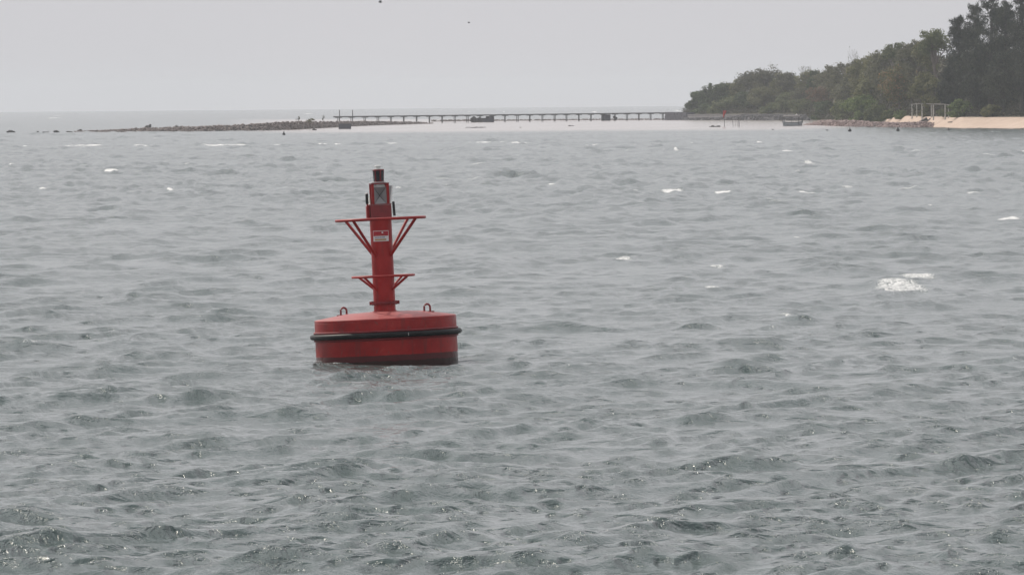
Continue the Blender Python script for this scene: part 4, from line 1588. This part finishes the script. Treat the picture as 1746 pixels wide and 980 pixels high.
SX = -.5                            # column axis to sign centre
pl = curved("sign_plate", SX - 12.8, SX + 12.8, 393, 411, .006, M['signwhite'], buoy)
curved("red_panel", SX - 12.1, SX + 12.1, 393.8, 401.8, .010, M['signred'], pl)
curved("emblem", SX + 1.4, SX + 4.0, 395, 397.4, .013, M['signwhite'], pl)
for k, (xa, xb) in enumerate(((-9.6, -5.5), (-5.0, -1.6), (-1.1, 2.2), (2.8, 6.4))):
    curved("print_line", SX + xa, SX + xb, 399.2, 400.6, .013, M['signpink'], pl)
for k, (xa, xb) in enumerate(((-9.8, -6.6), (-6.2, -2.2), (-1.8, .9), (1.4, 6.6))):
    curved("print_line", SX + xa, SX + xb, 403.6, 405.2, .010, M['signblue'], pl)
curved("print_band", SX - 10.2, SX + 8.6, 406.8, 409.4, .010, M['signbrown'], pl)

# square housing above the ring, turned a little
RH = Matrix.Rotation(math.radians(8), 3, 'Z')


def hb(cx, cy, z, d):
    p = RH @ Vector((cx * S, cy * S, 0))
    return (p.x, p.y, z), d


hz0, hz1 = zz(372), zz(349)
c_, d_ = hb(0, 0, (hz0 + hz1) / 2, (35 * S, 35 * S, hz1 - hz0))
hsg = MB().box(c_, d_, RH).build("housing", M['darkred'], buoy, bevel=.008)
c_, d_ = hb(-21.0, 2, zz(361), (5 * S, 14 * S, 22 * S))
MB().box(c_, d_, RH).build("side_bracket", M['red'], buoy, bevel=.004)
c_, d_ = hb(0, 0, hz1 + .012, (36 * S, 36 * S, .02))
MB().box(c_, d_, RH).build("housing_lid", M['darkred'], hsg)
# cage of four posts with a top frame
for sx in (-1, 1):
    for sy in (-1, 1):
        a = RH @ Vector((sx * 13.0 * S, sy * 13.0 * S, 0))
        MB().box((a.x, a.y, (hz1 + zz(313)) / 2 + .008), (4.6 * S, 4.2 * S, zz(313) - hz1), RH).build("cage_post", M['red'], buoy, bevel=.004)
m = MB()
for sx in (-1, 1):
    m.box(tuple(RH @ Vector((sx * 13.0 * S, 0, 0)) + Vector((0, 0, zz(313.4) + .008))), (4.8 * S, 31 * S, 2.2 * S), RH)
for sy in (-1, 1):
    m.box(tuple(RH @ Vector((0, sy * 13.0 * S, 0)) + Vector((0, 0, zz(313.4) + .006))), (26 * S, 4.4 * S, 2.0 * S), RH)
m.build("cage_top", M['darkred'], buoy, bevel=.003)


# radar reflector: a stack of corner clusters made of thin crossed plates
def reflector():
    m = MB()
    zc = zz(333.4)
    hh = 14.6 * S
    ww = 15.2 * S
    t = .006

    def plate(poly):
        poly = [Vector(p) for p in poly]
        n = (poly[1] - poly[0]).cross(poly[2] - poly[0]).normalized() * t * .5
        k = len(poly)
        vs = [p + n for p in poly] + [p - n for p in poly]
        fs = [tuple(range(k)), tuple(range(k, 2 * k))[::-1]] + [(i, i + k, (i + 1) % k + k, (i + 1) % k) for i in range(k)]
        m.add([RH @ v + Vector((0, 0, zc)) for v in vs], fs)
    # four pyramids of recessed triangular plates, one to each side, meeting at the centre
    for k in range(4):
        R = Matrix.Rotation(k * math.pi / 2, 3, 'Z')
        cor = [Vector((-ww * .72, -ww * .72, -hh)), Vector((ww * .72, -ww * .72, -hh)), Vector((ww * .72, -ww * .72, hh)), Vector((-ww * .72, -ww * .72, hh))]
        ctr = Vector((0, -ww * .06, 0))
        for i in range(4):
            plate([R @ cor[i], R @ cor[(i + 1) % 4], R @ ctr])
    ob = m.build("radar_reflector", M['alu'], buoy)
    sm = MB()
    for k in range(4):
        R = Matrix.Rotation(k * math.pi / 2, 3, 'Z')
        for sx in (-1, 1):
            for sz in (-1, 1):
                a = RH @ (R @ Vector((sx * ww * .7, -ww * .71, sz * hh * .98))) + Vector((0, 0, zc))
                b = RH @ (R @ Vector((0, -ww * .09, 0))) + Vector((0, 0, zc))
                sm.tube([a, b], [.005, .008], 5)
    sm.build("seam", M['conc'], ob)
    return ob


rf = reflector()


def wing(pts, name="reflector_wing", m="alu"):
    pts = [Vector(p) for p in pts]
    n = (pts[1] - pts[0]).cross(pts[2] - pts[0]).normalized() * .003
    k = len(pts)
    MB().add([p + n for p in pts] + [p - n for p in pts], [tuple(range(k)), tuple(range(k, 2 * k))[::-1]] + [(i, i + k, (i + 1) % k + k, (i + 1) % k) for i in range(k)]).build(name, M[m], rf)


AX = -1.0
wing([(16.2 * S, -.05, zz(317)), (21.5 * S, .0, zz(317)), (16.8 * S, .02, zz(348)), (16.0 * S, -.05, zz(346))])
wing([(21.5 * S, .0, zz(317)), (23.5 * S, .16, zz(317.5)), (18.5 * S, .14, zz(349)), (16.8 * S, .02, zz(348))], m='white')
wing([(-16.5 * S, -.06, zz(330)), (-16.2 * S, -.06, zz(347)), (-20.5 * S, .06, zz(348)), (-19 * S, .08, zz(338))], m='white')

# spacers and lantern
ltz = zz(311.4)
m = MB()
for k in range(6):
    q = math.pi / 3 * k + .3
    m.tube([(math.cos(q) * 8 * S, math.sin(q) * 8 * S, zz(317.4)), (math.cos(q) * 8 * S, math.sin(q) * 8 * S, ltz)], 1.6 * S, 6)
m.lathe([(7.5 * S, zz(319)), (10.2 * S, zz(318.6)), (10.2 * S, zz(315.8)), (5 * S, zz(315))], 20)
m.build("lantern_mount", M['white'], buoy, smooth=True)
lan = MB().lathe([(10.5 * S, zz(312.2)), (12 * S, zz(311.4)), (12 * S, zz(310.2)), (8.2 * S, zz(309.6))], 24).build("lantern_base", M['grey'], buoy, smooth=True)
NH = 6
rb, rt = 8.9 * S, 10.1 * S
zb, zt = zz(309.8), zz(288.6)
m = MB()
off = math.radians(-157)
cor = [(math.cos(off + math.pi / 3 * (k + .5)), math.sin(off + math.pi / 3 * (k + .5))) for k in range(6)]
vs = [(c[0] * rb, c[1] * rb, zb) for c in cor] + [(c[0] * rt, c[1] * rt, zt) for c in cor]
fs = [(k, (k + 1) % 6, (k + 1) % 6 + 6, k + 6) for k in range(6)] + [(5, 4, 3, 2, 1, 0), (6, 7, 8, 9, 10, 11)]
lant = MB().add(vs, fs).build("lantern_body", M['darkred'], buoy, bevel=.004)
for k in range(6):
    a0, a1 = Vector(vs[k]), Vector(vs[(k + 1) % 6])
    b0, b1 = Vector(vs[k + 6]), Vector(vs[(k + 1) % 6 + 6])
    nrm = ((a0 + a1) * .5)
    nrm = Vector((nrm.x, nrm.y, 0)).normalized() * .005

    def bl(u, v):
        return (a0 * (1 - u) + a1 * u) * (1 - v) + (b0 * (1 - u) + b1 * u) * v
    pn = [bl(.17, .07), bl(.83, .07), bl(.83, .9), bl(.17, .9)]
    MB().add([p + nrm for p in pn] + [p - nrm for p in pn], [(0, 1, 2, 3), (7, 6, 5, 4), (0, 4, 5, 1), (1, 5, 6, 2), (2, 6, 7, 3), (3, 7, 4, 0)]).build("solar_panel", M['solar'], lant)
MB().lathe([(7.5 * S, zt - .002), (7.6 * S, zt + .012), (3.6 * S, zt + .02), (3.2 * S, zz(285)), (6.0 * S, zz(284.6)), (6.4 * S, zz(283.4)), (5.6 * S, zz(281.8)), (2 * S, zz(281.3))], 24).build("lantern_cap", M['white'], buoy, smooth=True)
# black lamp on the left, black rod on the right
e = RH @ Vector((-22.0 * S, -.02, 0))
sd_ = MB().lathe([(2.2 * S, zz(346.5)), (2.4 * S, zz(346)), (2.4 * S, zz(329.8)), (2.0 * S, zz(329.4))], 14, (e.x, e.y, 0)).build("side_lamp", M['black'], buoy, smooth=True)
MB().lathe([(2.0 * S, zz(329.8)), (2.2 * S, zz(328.6)), (1.2 * S, zz(327.4))], 14, (e.x, e.y, 0)).build("lamp_cap", M['white'], sd_, smooth=True)
MB().tube([(e.x, e.y, zz(346.4)), (e.x + .01, e.y, zz(350)), (-17 * S, 0, zz(350.4))], 1.6 * S, 8).build("lamp_bracket", M['red'], buoy, smooth=True)
MB().tube([(24.2 * S, -.12, zz(368.6)), (23.2 * S, -.12, zz(344.4))], [2.3 * S, 2.3 * S], 10).build("black_rod", M['black'], buoy, smooth=True)

# ================================================================== HAZE
ZTOP = 34.0
hz = MB().box((0, 0, (ZTOP - 14.0) / 2), (26000, 26000, ZTOP + 14.0)).build("haze", None)
t = NT("sea_haze")
t.t.nodes.remove(t.b)
pv = t.n("ShaderNodeVolumePrincipled")
pv.inputs["Color"].default_value = (0.90, 0.94, 1.0, 1)
pv.inputs["Density"].default_value = 0.00009
pv.inputs["Anisotropy"].default_value = 0.2
pv.inputs["Density Attribute"].default_value = ""
pv.inputs["Temperature Attribute"].default_value = ""
t.l(pv.outputs[0], t.out.inputs["Volume"])
t.m.cycles.volume_sampling = 'DISTANCE'
t.m.cycles.homogeneous_volume = True
hz.data.materials.append(t.m)
tag(hz, kind='stuff')
